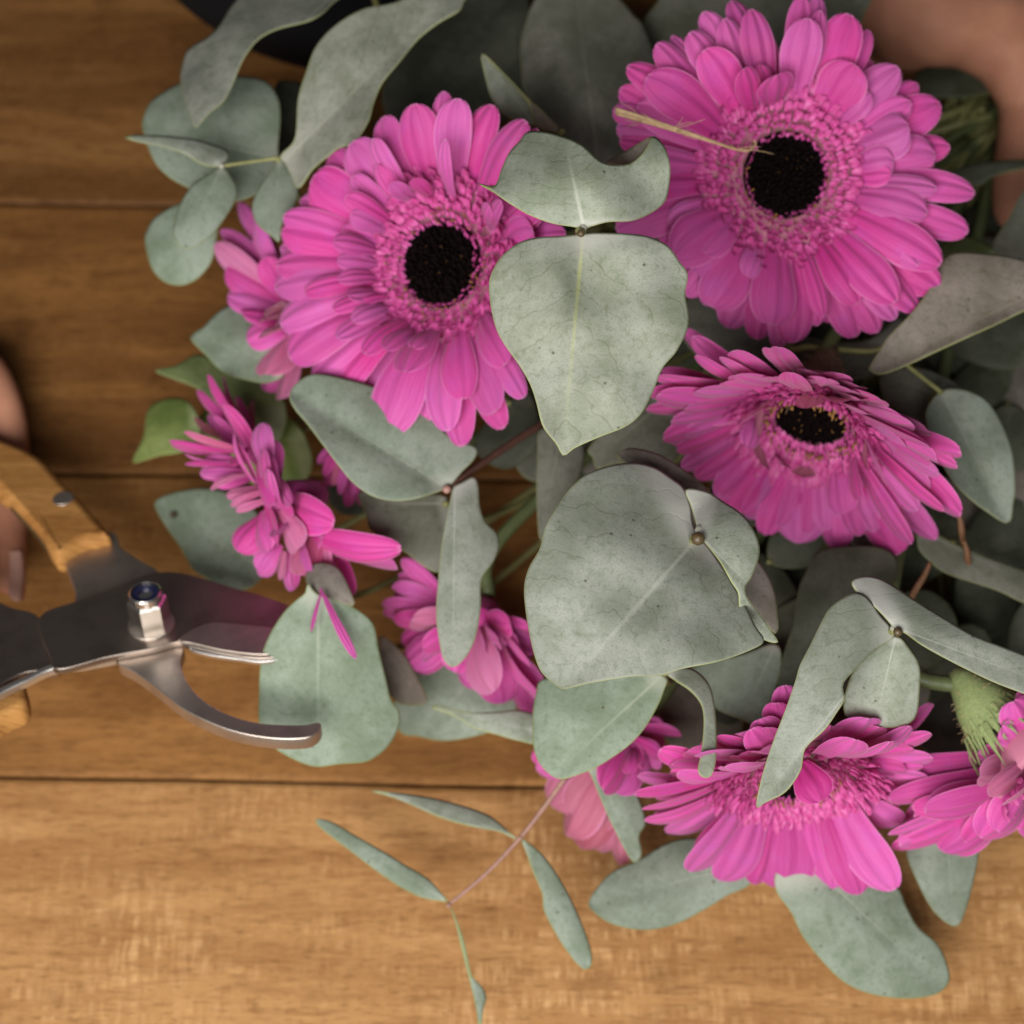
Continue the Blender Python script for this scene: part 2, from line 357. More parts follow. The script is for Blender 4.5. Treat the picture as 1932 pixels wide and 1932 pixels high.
def leaf(parent, outline, base, tip, hb, ht, cup=-0.005, arch=0.003, twist=0.0, mat='glauc', rip=0.0016, grid=13.0, curl=0.0, label=None, vee=0.0):
    p = pts(outline) if isinstance(outline, str) else outline
    o = smooth_outline(p); n = len(o)
    xs = [q[0] for q in o]; ys = [q[1] for q in o]
    bx, by = base; tx, ty = tip; ax, ay = tx-bx, ty-by; L2 = ax*ax+ay*ay; L = math.sqrt(L2)
    hw = max(abs(((x-bx)*ay-(y-by)*ax)/L) for x, y in o) or 1
    grid = min(grid, max(5.0, hw*0.4))
    vin = list(o); ed = [0.0]*n
    ring = 5.0 if grid > 9 else 3.0
    for q in range(n):
        x0, y0 = o[q-1]; x1, y1 = o[(q+1) % n]; l = math.hypot(x1-x0, y1-y0) or 1
        for sg in (1, -1):
            x, y = o[q][0]-sg*(y1-y0)/l*ring, o[q][1]+sg*(x1-x0)/l*ring
            if inside(x, y, o):
                d = edge_dist(x, y, o)
                if d > ring*0.75: vin.append((x, y)); ed.append(d)
                break
    y = min(ys); row = 0
    while y < max(ys):
        x = min(xs)+(grid/2 if row % 2 else 0)
        while x < max(xs):
            if inside(x, y, o):
                d = edge_dist(x, y, o)
                if d > ring+grid*0.42: vin.append((x, y)); ed.append(d)
            x += grid
        y += grid*0.87; row += 1
    res = delaunay_2d_cdt([Vector(v) for v in vin], [], [list(range(n))], 1, 1e-4)
    vo, fo, vorig = res[0], res[2], res[3]
    hwm = hw*pxsize(P(bx, by, hb)); cup = max(-0.30*hwm, min(0.30*hwm, cup)); vee = min(vee, 0.42*hwm); twist = max(-0.2*hwm, min(0.2*hwm, twist))
    seed = LEAFN[0]*13.7; LEAFN[0] += 1
    V = []; U = []; E = []
    for i, q in enumerate(vo):
        x, y = q.x, q.y
        u = ((x-bx)*ax+(y-by)*ay)/L2; wv = ((x-bx)*ay-(y-by)*ax)/L/hw
        uc = max(-0.2, min(1.2, u))
        h = hb+(ht-hb)*uc + arch*4*uc*(1-uc) + cup*wv*wv + vee*math.sqrt(wv*wv+0.004) + twist*wv*(0.3+uc) + curl*max(0, uc-0.6)**2*6
        h -= 0.0007*math.exp(-(wv/0.09)**2)
        h += rip*noise.noise((x*0.0085+seed, y*0.0085, seed)) + rip*0.07*noise.noise((x*0.03+seed, y*0.03, 3))
        V.append(P(x, y, max(0.0025, h))); U.append((u, wv))
        k = vorig[i][0] if vorig[i] else -1
        E.append(ed[k] if 0 <= k < len(ed) else 0.0)
    F = []
    for f in fo:
        a, b, c = V[f[0]], V[f[1]], V[f[2]]
        F.append(tuple(f) if (b-a).cross(c-a).dot(CAM-a) > 0 else tuple(reversed(f)))
    back = M['under'] if mat != 'under' else M['glauc']
    ob = obj('leaf', V, F, [M[mat], back, M['rim']], parent, uvs=U, attr={'edge': E})
    md = ob.modifiers.new('thick', 'SOLIDIFY'); md.thickness = 0.0003; md.offset = -1; md.material_offset = 1; md.material_offset_rim = 2
    if label: ob['label'] = label
    return ob
def sprig(label, node, h, group=None, stem=True, mat='twig_green', r=0.0011, down=None):
    c = P(node[0], node[1], h)
    t = thing('eucalyptus_sprig', label, 'foliage', c, group)
    if stem:
        d = down if down else (BIND+Vector((random.uniform(-.012, .012), random.uniform(-.012, .012), random.uniform(-.012, .008))))
        m0 = c.lerp(d, 0.06); m0.z = max(0.012, c.z*0.5)
        mid = c.lerp(d, 0.25); mid.z = max(0.012, c.z*0.22)
        m2 = c.lerp(d, 0.65); m2.z = 0.018
        tube('stem', [c, c+Vector((0, 0.003, -0.012)), m0, mid, m2, d], [r, r*1.2, r*1.6], M[mat], t, 7, 5)
    return t
def twig(parent, path, r0, r1, mat='twig_green', name='stem'):
    return tube(name, [P(*q) for q in path], [r0, r1], M[mat], parent, 8, 5)
def bud(parent, x, y, h, r, mat='bud'):
    c = P(x, y, h); V = []; F = []
    for i in range(6):
        th = math.pi*i/5
        for j in range(8):
            a = 2*math.pi*j/8; V.append(c+Vector((math.sin(th)*math.cos(a)*r, math.sin(th)*math.sin(a)*r, math.cos(th)*r*0.8)))
    for i in range(5):
        for j in range(8): F.append((i*8+j, (i+1)*8+j, (i+1)*8+(j+1) % 8, i*8+(j+1) % 8))
    return obj('bud', V, F, M[mat], parent)

# centre pair
s = sprig('pale sage heart-shaped leaf pair with yellow-green midrib between two dark-eyed flowers', (1098, 438), 0.198, r=0.0013)
leaf(s, "1102,432 1080,428 1043,422 999,406 961,384 930,362 901,345 933,350 946,319 961,287 980,266 999,247 1049,253 1096,272 1124,297 1143,308 1168,311 1190,308 1211,291 1224,272 1232,256 1249,269 1260,291 1265,322 1261,362 1252,384 1227,403 1193,417 1149,419 1118,427",
     (1102, 432), (1062, 250), 0.198, 0.200, cup=-0.012, arch=0.006, mat='glauc', rip=0.005)
leaf(s, "1143,306 1180,285 1205,270 1232,256 1226,274 1211,293 1190,310 1168,313", (1232, 258), (1143, 306), 0.192, 0.180, cup=-0.002, mat='under')
leaf(s, "1095,441 1108,439 1143,439 1190,441 1227,447 1258,462 1274,481 1280,491 1296,512 1297,531 1293,553 1300,594 1296,625 1275,665 1250,695 1232,740 1210,780 1180,805 1130,825 1085,845 1063,860 1050,838 1025,805 1012,760 1000,725 980,690 955,655 940,630 930,600 924,565 923,530 935,500 955,475 985,455 1020,447 1060,445",
     (1100, 440), (1062, 860), 0.197, 0.178, cup=-0.012, arch=0.004, mat='centre', rip=0.005, vee=0.007)
bud(s, 1096, 440, 0.2, 0.0013); bud(s, 1099, 430, 0.1975, 0.0014, 'bloom')

# big pair in the lower middle
s = sprig('largest broad grey-green leaf cupped around a brown bud with a curled partner leaf', (1316, 1014), 0.158, r=0.0013)
leaf(s, "1318,1010 1307,984 1303,953 1291,921 1268,902 1237,882 1198,873 1151,878 1108,894 1076,921 1053,953 1030,992 1018,1035 998,1070 989,1105 991,1148 1000,1203 1010,1242 1022,1269 1045,1290 1065,1300 1112,1289 1190,1277 1244,1275 1291,1261 1359,1247 1420,1225 1442,1208 1425,1180 1400,1130 1370,1080 1340,1035",
     (1318, 1012), (1066, 1300), 0.148, 0.140, cup=-0.022, arch=0.012, mat='glauc', rip=0.004, vee=0.022)
leaf(s, "1318,1006 1312,985 1303,953 1294,923 1334,927 1365,946 1396,966 1419,993 1433,1028 1431,1056 1419,1087 1406,1110 1413,1132 1435,1160 1455,1190 1468,1212 1443,1208 1412,1184 1396,1149 1393,1120 1380,1098 1360,1062 1340,1036 1326,1020",
     (1318, 1008), (1440, 1130), 0.159, 0.156, cup=-0.006, arch=0.008, mat='glauc', rip=0.003)
leaf(s, "1398,1112 1420,1058 1440,1070 1460,1110 1467,1150 1466,1196 1440,1172 1412,1135", (1410, 1070), (1466, 1190), 0.135, 0.128, mat='under')
bud(s, 1317, 1016, 0.1615, 0.0022); bud(s, 1321, 1000, 0.1565, 0.0017, 'bloom')
s = sprig('narrow mauve-brown leaf edge peeping above the largest broad grey-green leaf', (1334, 925), 0.126)
leaf(s, "1164,861 1174,849 1198,845 1248,859 1307,898 1336,926 1310,945 1260,930 1205,890", (1334, 925), (1166, 856), 0.128, 0.138, mat='under', cup=-0.004)

# left pair on the red-brown twig
s = sprig('bluish sage leaf and narrow folded leaf on a dark red-brown twig', (845, 920), 0.104, stem=False)
twig(s, [(842, 922, 0.104), (880, 895, 0.100), (940, 853, 0.092), (1010, 808, 0.084), (1120, 740, 0.07)], 0.0011, 0.0017, 'twig_red')
leaf(s, "843,922 820,930 780,942 740,945 700,935 665,910 640,880 610,840 580,800 555,770 546,745 560,722 590,706 640,712 720,735 800,780 850,825 880,836 900,846 895,866 870,892 852,914",
     (843, 921), (548, 738), 0.104, 0.112, cup=-0.010, arch=0.002, mat='blue', rip=0.003, vee=0.006)
leaf(s, "856,917 873,909 893,899 902,914 905,953 916,984 936,1003 942,1027 932,1058 912,1085 907,1109 907,1148 897,1203 877,1242 854,1259 838,1246 830,1218 823,1164 826,1101 834,1023 846,960 852,932",
     (858, 916), (854, 1258), 0.105, 0.098, cup=-0.012, arch=0.004, mat='glauc', rip=0.002, label='narrow half-folded leaf hanging from the twig')
bud(s, 843, 923, 0.1055, 0.0016, 'twig_pink')
s = sprig('olive-green leaf in the shade beneath the red-brown twig', (842, 950), 0.085)
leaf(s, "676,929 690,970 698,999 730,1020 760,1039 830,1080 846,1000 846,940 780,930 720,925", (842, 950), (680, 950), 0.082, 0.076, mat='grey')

# top left
s = sprig('long grey twisted leaf with a pointed tip reaching over the black sleeve', (690, -60), 0.125)
leaf(s, "445,0 414,47 387,72 355,92 344,121 340,152 347,187 361,227 369,242 394,215 422,191 439,160 451,129 465,102 488,74 523,55 578,41 609,25 635,0 700,-50 600,-80 500,-50",
     (680, -60), (369, 242), 0.13, 0.128, cup=-0.009, arch=0.010, twist=0.004, mat='dull', rip=0.004)
s = sprig('large twisted grey-green leaf with a cluster of small leaves on a thin stalk', (526, 300), 0.122)
leaf(s, "528,296 556,262 562,187 578,133 597,86 633,47 687,16 750,2 860,-45 905,-30 877,0 867,20 828,43 789,74 754,117 722,156 705,195 695,230 668,270 640,279 617,297 590,320 562,356 545,325",
     (530, 310), (880, -40), 0.121, 0.138, cup=-0.010, arch=0.012, twist=0.005, mat='dull', rip=0.004, vee=0.010)
leaf(s, "527,299 505,330 485,358 475,390 484,422 511,445 527,457 532,425 555,390 563,354 545,322", (527, 300), (515, 450), 0.121, 0.116, mat='blue')
leaf(s, "525,300 525,281 529,211 521,176 496,150 445,143 390,146 340,156 289,187 271,219 269,245 289,301 316,332 355,355 400,373 440,380 478,369 500,345",
     (525, 300), (269, 240), 0.108, 0.098, cup=-0.006, mat='blue', rip=0.003)
leaf(s, "418,312 383,310 344,289 300,276 273,271 233,259 269,254 336,258 383,266 430,285", (418, 312), (233, 258), 0.122, 0.124, mat='glauc', cup=-0.004)
leaf(s, "418,313 390,330 363,348 340,383 328,422 327,445 344,469 367,467 398,445 426,410 447,371 445,348 430,324", (420, 314), (342, 468), 0.122, 0.116, mat='blue', cup=-0.004)
leaf(s, "400,392 350,380 297,406 277,434 273,457 285,504 308,531 340,539 371,527 398,496 408,457 410,425", (405, 395), (295, 522), 0.092, 0.080, mat='blue', cup=-0.006)
twig(s, [(526, 298, 0.122), (475, 305, 0.122), (419, 313, 0.123)], 0.0007, 0.0006)
bud(s, 418, 313, 0.1235, 0.0011, 'bloom')
s = sprig('dark green leaf wedged between the round bluish leaf and the large twisted one', (570, 260), 0.085)
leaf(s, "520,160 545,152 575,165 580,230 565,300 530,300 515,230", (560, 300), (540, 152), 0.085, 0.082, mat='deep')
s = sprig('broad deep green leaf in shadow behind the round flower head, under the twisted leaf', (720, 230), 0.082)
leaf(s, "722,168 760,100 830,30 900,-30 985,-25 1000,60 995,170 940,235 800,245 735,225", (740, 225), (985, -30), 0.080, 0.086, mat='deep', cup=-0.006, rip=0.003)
s = sprig('broad dull green leaf standing upright between the two dark-centred flowers', (1130, 320), 0.098)
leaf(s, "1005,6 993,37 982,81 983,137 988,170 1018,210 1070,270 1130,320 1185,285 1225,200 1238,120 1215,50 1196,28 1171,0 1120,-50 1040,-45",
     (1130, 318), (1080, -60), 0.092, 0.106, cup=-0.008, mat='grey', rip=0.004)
s = sprig('wide dull green leaf spread behind the petals of the topmost flower', (1400, 160), 0.085)
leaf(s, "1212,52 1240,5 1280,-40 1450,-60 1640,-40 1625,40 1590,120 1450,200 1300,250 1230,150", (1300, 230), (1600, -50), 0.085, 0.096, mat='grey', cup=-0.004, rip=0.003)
s = sprig('small pointed leaf folded lengthwise poking up beside the upright dull leaf', (1062, 248), 0.125)
leaf(s, "908,100 913,134 924,178 940,206 961,222 986,230 1010,236 1000,200 975,165 945,134 924,112", (1010, 236), (908, 100), 0.124, 0.140, mat='glauc', cup=-0.002)
leaf(s, "908,100 924,112 952,141 986,175 1030,216 1063,249 1035,247 1010,237 1000,202 975,168 945,137", (1050, 245), (908, 100), 0.122, 0.141, mat='under', cup=-0.004)

# right side
s = sprig('brown-grey leaf with fine dark veins running out to the side below the topmost flower', (1680, 640), 0.11, stem=False)
leaf(s, "1639,698 1642,690 1662,657 1677,634 1720,590 1760,535 1790,480 1870,479 1932,490 2000,510 2000,560 1932,587 1880,612 1822,638 1763,665 1716,687 1681,701 1656,706",
     (2000, 530), (1639, 702), 0.120, 0.118, cup=-0.012, arch=0.006, mat='under', rip=0.003, vee=0.008)
twig(s, [(1525, 654, 0.100), (1590, 660, 0.104), (1650, 662, 0.110), (1680, 645, 0.114)], 0.0011, 0.0009)
twig(s, [(1525, 654, 0.100), (1480, 640, 0.09), (1500, 480, 0.05)], 0.0011, 0.0013)
s = sprig('oval grey-green leaf on a slim green stalk beside the drooping flower', (1775, 739), 0.104)
leaf(s, "1775,738 1755,759 1746,786 1755,825 1775,870 1794,903 1818,931 1857,962 1902,987 1912,950 1916,919 1912,860 1896,810 1869,763 1837,741 1802,733",
     (1776, 739), (1902, 987), 0.103, 0.090, cup=-0.009, arch=0.004, mat='blue', rip=0.003, vee=0.007)
twig(s, [(1710, 688, 0.112), (1740, 712, 0.108), (1776, 740, 0.104)], 0.0008, 0.0008)
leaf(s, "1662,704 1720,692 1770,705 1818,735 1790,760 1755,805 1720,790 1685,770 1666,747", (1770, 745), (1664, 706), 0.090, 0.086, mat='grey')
s = sprig('long dull leaf sloping away to the side below the drooping flower', (1740, 1000), 0.075)
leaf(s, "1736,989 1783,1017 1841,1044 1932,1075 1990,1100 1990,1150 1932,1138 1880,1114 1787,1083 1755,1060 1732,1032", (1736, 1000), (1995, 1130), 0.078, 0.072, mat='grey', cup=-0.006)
s = sprig('dark green leaf standing in shade under the drooping flower', (1660, 1060), 0.085)
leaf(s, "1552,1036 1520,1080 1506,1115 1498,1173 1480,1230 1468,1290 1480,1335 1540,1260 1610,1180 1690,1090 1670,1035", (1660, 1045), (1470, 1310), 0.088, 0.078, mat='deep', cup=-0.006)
s = sprig('drooping pale leaf with long pointed tip hanging over the lowest full flower', (1690, 1190), 0.150, r=0.0013)
leaf(s, "1687,1190 1662,1161 1646,1138 1630,1122 1611,1118 1587,1130 1564,1149 1548,1177 1529,1216 1509,1255 1501,1283 1483,1336 1460,1395 1442,1449 1433,1485 1427,1524 1446,1513 1482,1494 1510,1454 1519,1413 1555,1377 1578,1345 1594,1318 1591,1291 1614,1263 1650,1227 1684,1204",
     (1688, 1192), (1427, 1524), 0.146, 0.130, cup=-0.012, arch=0.010, mat='glauc', rip=0.003, vee=0.012)
leaf(s, "1690,1200 1718,1227 1734,1254 1736,1291 1727,1354 1690,1372 1646,1370 1600,1356 1592,1322 1612,1262 1650,1225", (1690, 1200), (1650, 1370), 0.138, 0.122, mat='glauc', cup=-0.004)
leaf(s, "1607,1098 1619,1089 1646,1087 1677,1099 1724,1130 1787,1169 1841,1200 1932,1235 2000,1262 2000,1335 1932,1309 1872,1286 1802,1252 1744,1220 1709,1195 1688,1186 1665,1160 1640,1135 1615,1115",
     (1688, 1183), (2000, 1300), 0.152, 0.150, cup=-0.008, arch=0.004, mat='glauc', rip=0.002)
bud(s, 1694, 1192, 0.1525, 0.0015); bud(s, 1688, 1186, 0.1495, 0.0015, 'bloom')
twig(s, [(1689, 1110, 0.080), (1684, 1065, 0.066), (1680, 1000, 0.050)], 0.0013, 0.0013, 'calyx_g')

# lower middle
s = sprig('rounded sage leaf with yellowish margin tucked under the largest broad leaf', (1245, 1280), 0.10)
leaf(s, "1024,1281 1100,1268 1180,1262 1254,1275 1252,1304 1237,1339 1213,1378 1182,1410 1130,1445 1090,1462 1055,1470 1030,1455 1012,1430 1005,1395 1005,1345 1012,1305", (1245, 1278), (1040, 1466), 0.102, 0.092, cup=-0.006, mat='blue', rip=0.002)
s = sprig('narrow curled leaf hanging like a hook beside the lowest full flower', (1258, 1268), 0.112)
leaf(s, "1256,1268 1297,1259 1328,1277 1344,1307 1351,1359 1351,1431 1342,1463 1328,1467 1317,1454 1324,1413 1328,1359 1322,1327 1301,1302 1274,1284", (1258, 1268), (1335, 1465), 0.114, 0.122, cup=-0.006, mat='glauc')
s = sprig('mid green leaf in shade behind the narrow curled hook leaf', (1460, 1225), 0.075)
leaf(s, "1300,1262 1400,1235 1464,1215 1474,1259 1455,1322 1433,1367 1392,1355 1351,1337 1320,1300", (1460, 1222), (1400, 1360), 0.080, 0.072, mat='blue')
s = sprig('dull leaf in shade just under the tip of the pale centre leaf', (1060, 830), 0.085)
leaf(s, "1018,810 1060,815 1102,840 1094,898 1065,945 1030,1010 1018,1015 1012,940 1014,860", (1060, 815), (1020, 1014), 0.090, 0.080, mat='grey')
s = sprig('dark leaf filling the gap between the pale centre leaf and the drooping flower', (1240, 760), 0.09)
leaf(s, "1112,843 1118,862 1128,884 1175,872 1260,880 1300,810 1250,740 1180,770", (1250, 760), (1120, 870), 0.092, 0.090, mat='grey')
s = sprig('dark green leaf below the rim of the round flower head, over the red-brown twig', (960, 760), 0.078)
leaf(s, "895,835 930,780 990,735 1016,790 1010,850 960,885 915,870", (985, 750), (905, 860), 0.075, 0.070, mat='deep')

# low left
s = sprig('bluish leaf caught between the blades of the pruning shears', (600, 1110), 0.080)
leaf(s, "580,1100 598,1120 625,1128 664,1144 703,1175 715,1226 730,1288 738,1320 754,1343 752,1374 734,1406 712,1426 688,1438 640,1442 600,1447 570,1440 530,1420 500,1395 488,1360 488,1320 492,1246 508,1199 535,1156 559,1132 576,1118",
     (600, 1120), (600, 1447), 0.096, 0.068, cup=-0.008, arch=0.003, mat='blue', rip=0.002)
leaf(s, "576,1089 586,1066 609,1060 637,1070 656,1101 668,1143 625,1130 598,1121 582,1106", (665, 1140), (585, 1070), 0.094, 0.091, mat='under', cup=-0.003)
s = sprig('grey-green leaf with a small hole lying under the sideways flower by the shears', (480, 1060), 0.032)
leaf(s, "291,953 305,937 344,925 391,921 430,929 480,960 510,1030 500,1080 469,1111 422,1111 391,1093 363,1074 344,1039 312,992", (500, 1075), (292, 950), 0.040, 0.034, mat='blue', cup=-0.004)
tube('insect_hole', [P(326, 968, 0.037), P(327, 974, 0.0372)], [0.0011, 0.0014], M['bud'], s, 8, 3)
s = sprig('bluish leaf poking out from beneath the round flower head over the boards', (510, 690), 0.075)
leaf(s, "359,637 383,617 414,586 445,574 490,590 540,630 540,700 508,722 469,718 422,703 390,672", (530, 690), (362, 632), 0.078, 0.072, mat='blue')
s = sprig('fresh olive-green pointed leaf above the sideways flower', (500, 790), 0.055)
leaf(s, "291,699 330,690 375,668 420,690 470,710 525,735 540,800 500,860 430,845 400,770 375,735 330,716", (520, 790), (291, 699), 0.058, 0.055, mat='olive')
leaf(s, "380,780 470,760 560,800 590,880 540,930 450,900 390,860", (560, 830), (385, 820), 0.045, 0.035, mat='olive')
s = sprig('small bright green curled leaf at the outer tip of the sideways flower', (370, 810), 0.045)
leaf(s, "249,871 270,824 277,777 297,757 332,750 359,761 378,800 370,840 336,855 305,859 273,868", (372, 800), (250, 870), 0.046, 0.036, mat='olive', cup=-0.005)
s = sprig('teal-grey leaf lying low over the boards beneath the half-hidden flower', (900, 1280), 0.03)
leaf(s, "768,1255 823,1240 900,1260 960,1300 975,1350 936,1376 893,1390 838,1398 791,1390 752,1378 745,1310", (900, 1270), (790, 1395), 0.036, 0.024, mat='blue')
s = sprig('small brownish leaf beside the leaf held in the shears', (730, 1220), 0.05)
leaf(s, "715,1200 760,1232 787,1277 807,1320 791,1331 752,1326 725,1290", (720, 1215), (800, 1330), 0.055, 0.046, mat='under')
s = sprig('thin pale leaf seen edge-on under the rounded sage leaf', (1006, 1380), 0.055)
leaf(s, "813,1335 830,1331 877,1343 936,1343 979,1339 1020,1355 1020,1402 979,1398 936,1386 893,1374 858,1351", (1015, 1380), (813, 1334), 0.060, 0.058, mat='glauc', cup=-0.004)

# lowest leaves over the light plank
s = sprig('rounded bluish leaf lying flat on the light plank below the lowest full flower', (1400, 1640), 0.03)
leaf(s, "1400,1590 1301,1581 1251,1594 1206,1621 1156,1644 1125,1676 1110,1703 1120,1721 1156,1744 1215,1755 1274,1744 1328,1717 1374,1689 1412,1671 1440,1630", (1420, 1625), (1112, 1710), 0.040, 0.030, cup=-0.006, mat='blue')
s = sprig('long bluish tongue-shaped leaf reaching furthest out over the light plank', (1560, 1640), 0.035)
leaf(s, "1464,1680 1492,1721 1514,1766 1550,1812 1591,1852 1641,1875 1705,1884 1763,1877 1791,1852 1786,1816 1768,1780 1732,1748 1709,1707 1691,1670 1620,1610 1520,1600 1468,1640", (1540, 1640), (1785, 1872), 0.045, 0.024, cup=-0.006, mat='blue')
s = sprig('pointed bluish leaf hanging below the half-seen flower with the green calyx', (1790, 1570), 0.045)
leaf(s, "1709,1599 1732,1667 1763,1721 1800,1748 1818,1730 1836,1667 1850,1585 1840,1540 1740,1540", (1785, 1550), (1800, 1748), 0.050, 0.034, mat='blue')
s = sprig('upright bluish leaf squeezed between the wilted flower and the lowest full flower', (1150, 1450), 0.055)
leaf(s, "1100,1440 1115,1463 1147,1540 1192,1624 1211,1612 1206,1576 1219,1549 1195,1485 1150,1440", (1125, 1445), (1200, 1620), 0.062, 0.045, mat='blue', cup=-0.008)

# thin sprig stretched over the planks
s = thing('eucalyptus_sprig', 'thin sprig with four slender leaves stretching out alone over the light plank', 'foliage', P(1066, 1472, 0.05))
twig(s, [(1066, 1468, 0.055), (1025, 1525, 0.050), (980, 1582, 0.046), (915, 1650, 0.042), (846, 1707, 0.038)], 0.0009, 0.0006, 'twig_pink')
twig(s, [(1066, 1468, 0.055), (1110, 1400, 0.06), (1250, 1200, 0.045), (1500, 800, 0.03)], 0.0009, 0.0012, 'twig_pink')
leaf(s, "978,1585 957,1566 937,1548 914,1534 863,1517 804,1503 726,1493 699,1493 742,1505 785,1523 843,1546 902,1562 941,1569 960,1578", (978, 1585), (699, 1493), 0.046, 0.048, cup=-0.002, arch=0.003, mat='glauc', rip=0.001)
leaf(s, "982,1582 996,1589 1027,1616 1062,1667 1093,1730 1113,1784 1117,1815 1109,1829 1093,1823 1062,1784 1035,1737 1025,1714 1023,1687 1007,1648 994,1612", (982, 1583), (1111, 1829), 0.046, 0.034, cup=-0.003, mat='blue', rip=0.001)
leaf(s, "846,1702 828,1679 804,1655 765,1632 726,1608 672,1577 625,1550 595,1546 609,1566 660,1605 711,1644 757,1675 797,1694 832,1700", (845, 1702), (596, 1546), 0.038, 0.036, cup=-0.002, mat='blue', rip=0.001)
leaf(s, "848,1708 867,1749 879,1788 890,1839 910,1862 918,1882 912,1905 908,1940 903,1940 898,1901 886,1851 873,1800 859,1741", (848, 1708), (906, 1940), 0.038, 0.024, cup=-0.002, mat='blue', rip=0.001)
bud(s, 847, 1708, 0.0385, 0.0010, 'twig_pink'); bud(s, 981, 1581, 0.0465, 0.0010, 'twig_pink')

# shaded leaves by the hand and side edge
s = sprig('olive leaf inside the loop of the gripping thumb', (1800, 180), 0.05)
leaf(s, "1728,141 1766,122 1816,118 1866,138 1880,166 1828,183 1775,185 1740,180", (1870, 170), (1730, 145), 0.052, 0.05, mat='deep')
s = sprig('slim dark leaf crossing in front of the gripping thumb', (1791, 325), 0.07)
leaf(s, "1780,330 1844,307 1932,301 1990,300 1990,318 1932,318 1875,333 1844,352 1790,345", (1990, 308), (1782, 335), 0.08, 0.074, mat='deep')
s = sprig('dull leaf standing at the side edge under the gripping thumb', (1930, 480), 0.085)
leaf(s, "1872,472 1906,406 1932,359 1980,320 2000,420 1990,500 1932,493", (1990, 500), (1940, 350), 0.088, 0.094, mat='grey')
leaf(s, "1770,470 1800,448 1850,452 1880,480 1850,510 1790,505", (1870, 480), (1775, 472), 0.075, 0.07, mat='olive')
s = sprig('broad shaded leaf between the topmost flower and the drooping flower', (1480, 660), 0.07)
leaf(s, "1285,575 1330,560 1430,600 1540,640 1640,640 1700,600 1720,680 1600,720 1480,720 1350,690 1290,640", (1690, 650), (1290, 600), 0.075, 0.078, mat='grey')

# deep filler foliage
random.seed(21)
fill_poly = pts("760,180 1000,80 1600,80 1760,150 1990,260 1990,1380 1700,1420 1300,1380 1120,1230 900,1160 720,960 640,860 600,640")
gap = (905, 1000, 120)
nfill = 0
tries = 0
while nfill < 96 and tries < 3000:
    tries += 1
    x = random.uniform(600, 1980); y = random.uniform(100, 1420)
    if 30 <= nfill < 50: x = random.uniform(1640, 1990); y = random.uniform(560, 1380)
    if nfill >= 50: x = random.uniform(1350, 1700); y = random.uniform(900, 1320)
    if nfill >= 64: x = random.uniform(1700, 1990); y = random.uniform(200, 1300)
    if nfill >= 84: x = random.uniform(1000, 1700); y = random.uniform(560, 1350)
    if not inside(x, y, fill_poly) or math.hypot(x-gap[0], y-gap[1]) < 190: continue
    a = random.uniform(0, 6.28); L = random.uniform(70, 115); wd = L*random.uniform(0.5, 0.8)
    h = random.uniform(0.022, 0.056)
    ca, sa = math.cos(a), math.sin(a); ol = []
    for q in range(10):
        th = 2*math.pi*q/10; rx = L*math.cos(th); ry = wd*math.sin(th)*(1.0+0.25*math.cos(th))
        ol.append((x+rx*ca-ry*sa, y+rx*sa+ry*ca))
    s = sprig('dark eucalyptus leaf buried deep in the shade between the flower stems', (x-L*ca, y-L*sa), h, 'leaves buried deep inside the bouquet', r=0.001)
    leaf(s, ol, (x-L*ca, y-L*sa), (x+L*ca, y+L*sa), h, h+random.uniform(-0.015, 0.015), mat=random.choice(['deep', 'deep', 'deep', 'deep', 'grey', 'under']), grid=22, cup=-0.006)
    nfill += 1

# ------------------------------------------------------------------ gerberas
def petal_geo(B, T, up, wid, arch=0.08, cup=0.12, nu=12, nv=6, droop=0.0, notch=True, twist=0.0, base=0.42, sharp=2.4):
    d = T-B; L = d.length; dn = d/L
    sd = dn.cross(up)
    sd = sd.normalized() if sd.length > 1e-5 else dn.orthogonal().normalized()
    un = sd.cross(dn).normalized()
    V = []; U = []; F = []
    sk = random.uniform(-0.10, 0.10)
    for i in range(nu+1):
        u = i/nu
        ue = 1-(1-u)**1.55
        w = (base+(1-base)*min(1, ue/0.6)**0.8) * (max(0.0, 1-max(0, (ue-0.60)/0.40)**sharp))**0.5
        w = max(w, 0.20)*wid*0.5
        c = B+d*ue + un*(arch*L*4*ue*(1-ue) - droop*L*max(0, ue-0.6)**2*6) + sd*(sk*L*ue*(1-ue)*1.2)
        tw = twist*ue
        s2 = sd*math.cos(tw)+un*math.sin(tw); u2 = un*math.cos(tw)-sd*math.sin(tw)
        for j in range(nv+1):
            v = j/nv*2-1
            z = -cup*v*v*w*1.6 + 0.10*w*math.cos(v*math.pi*2.0)*(0.4+0.6*(1-ue))
            p = c+s2*(v*w)+u2*z
            if notch and i == nu: p -= dn*(0.010*L*v*v + 0.006*L*(0.5-0.5*math.cos(v*math.pi*3)))
            V.append(p); U.append((ue, v))
    for i in range(nu):
        for j in range(nv):
            q = i*(nv+1)+j; F.append((q, q+1, q+nv+2, q+nv+1))
    return V, F, U
def add_petal(parent, B, T, up, wid, mat='petal', **kw):
    V, F, U = petal_geo(B, T, up, wid, **kw)
    return obj('petal', V, F, M[mat], parent, uvs=U)

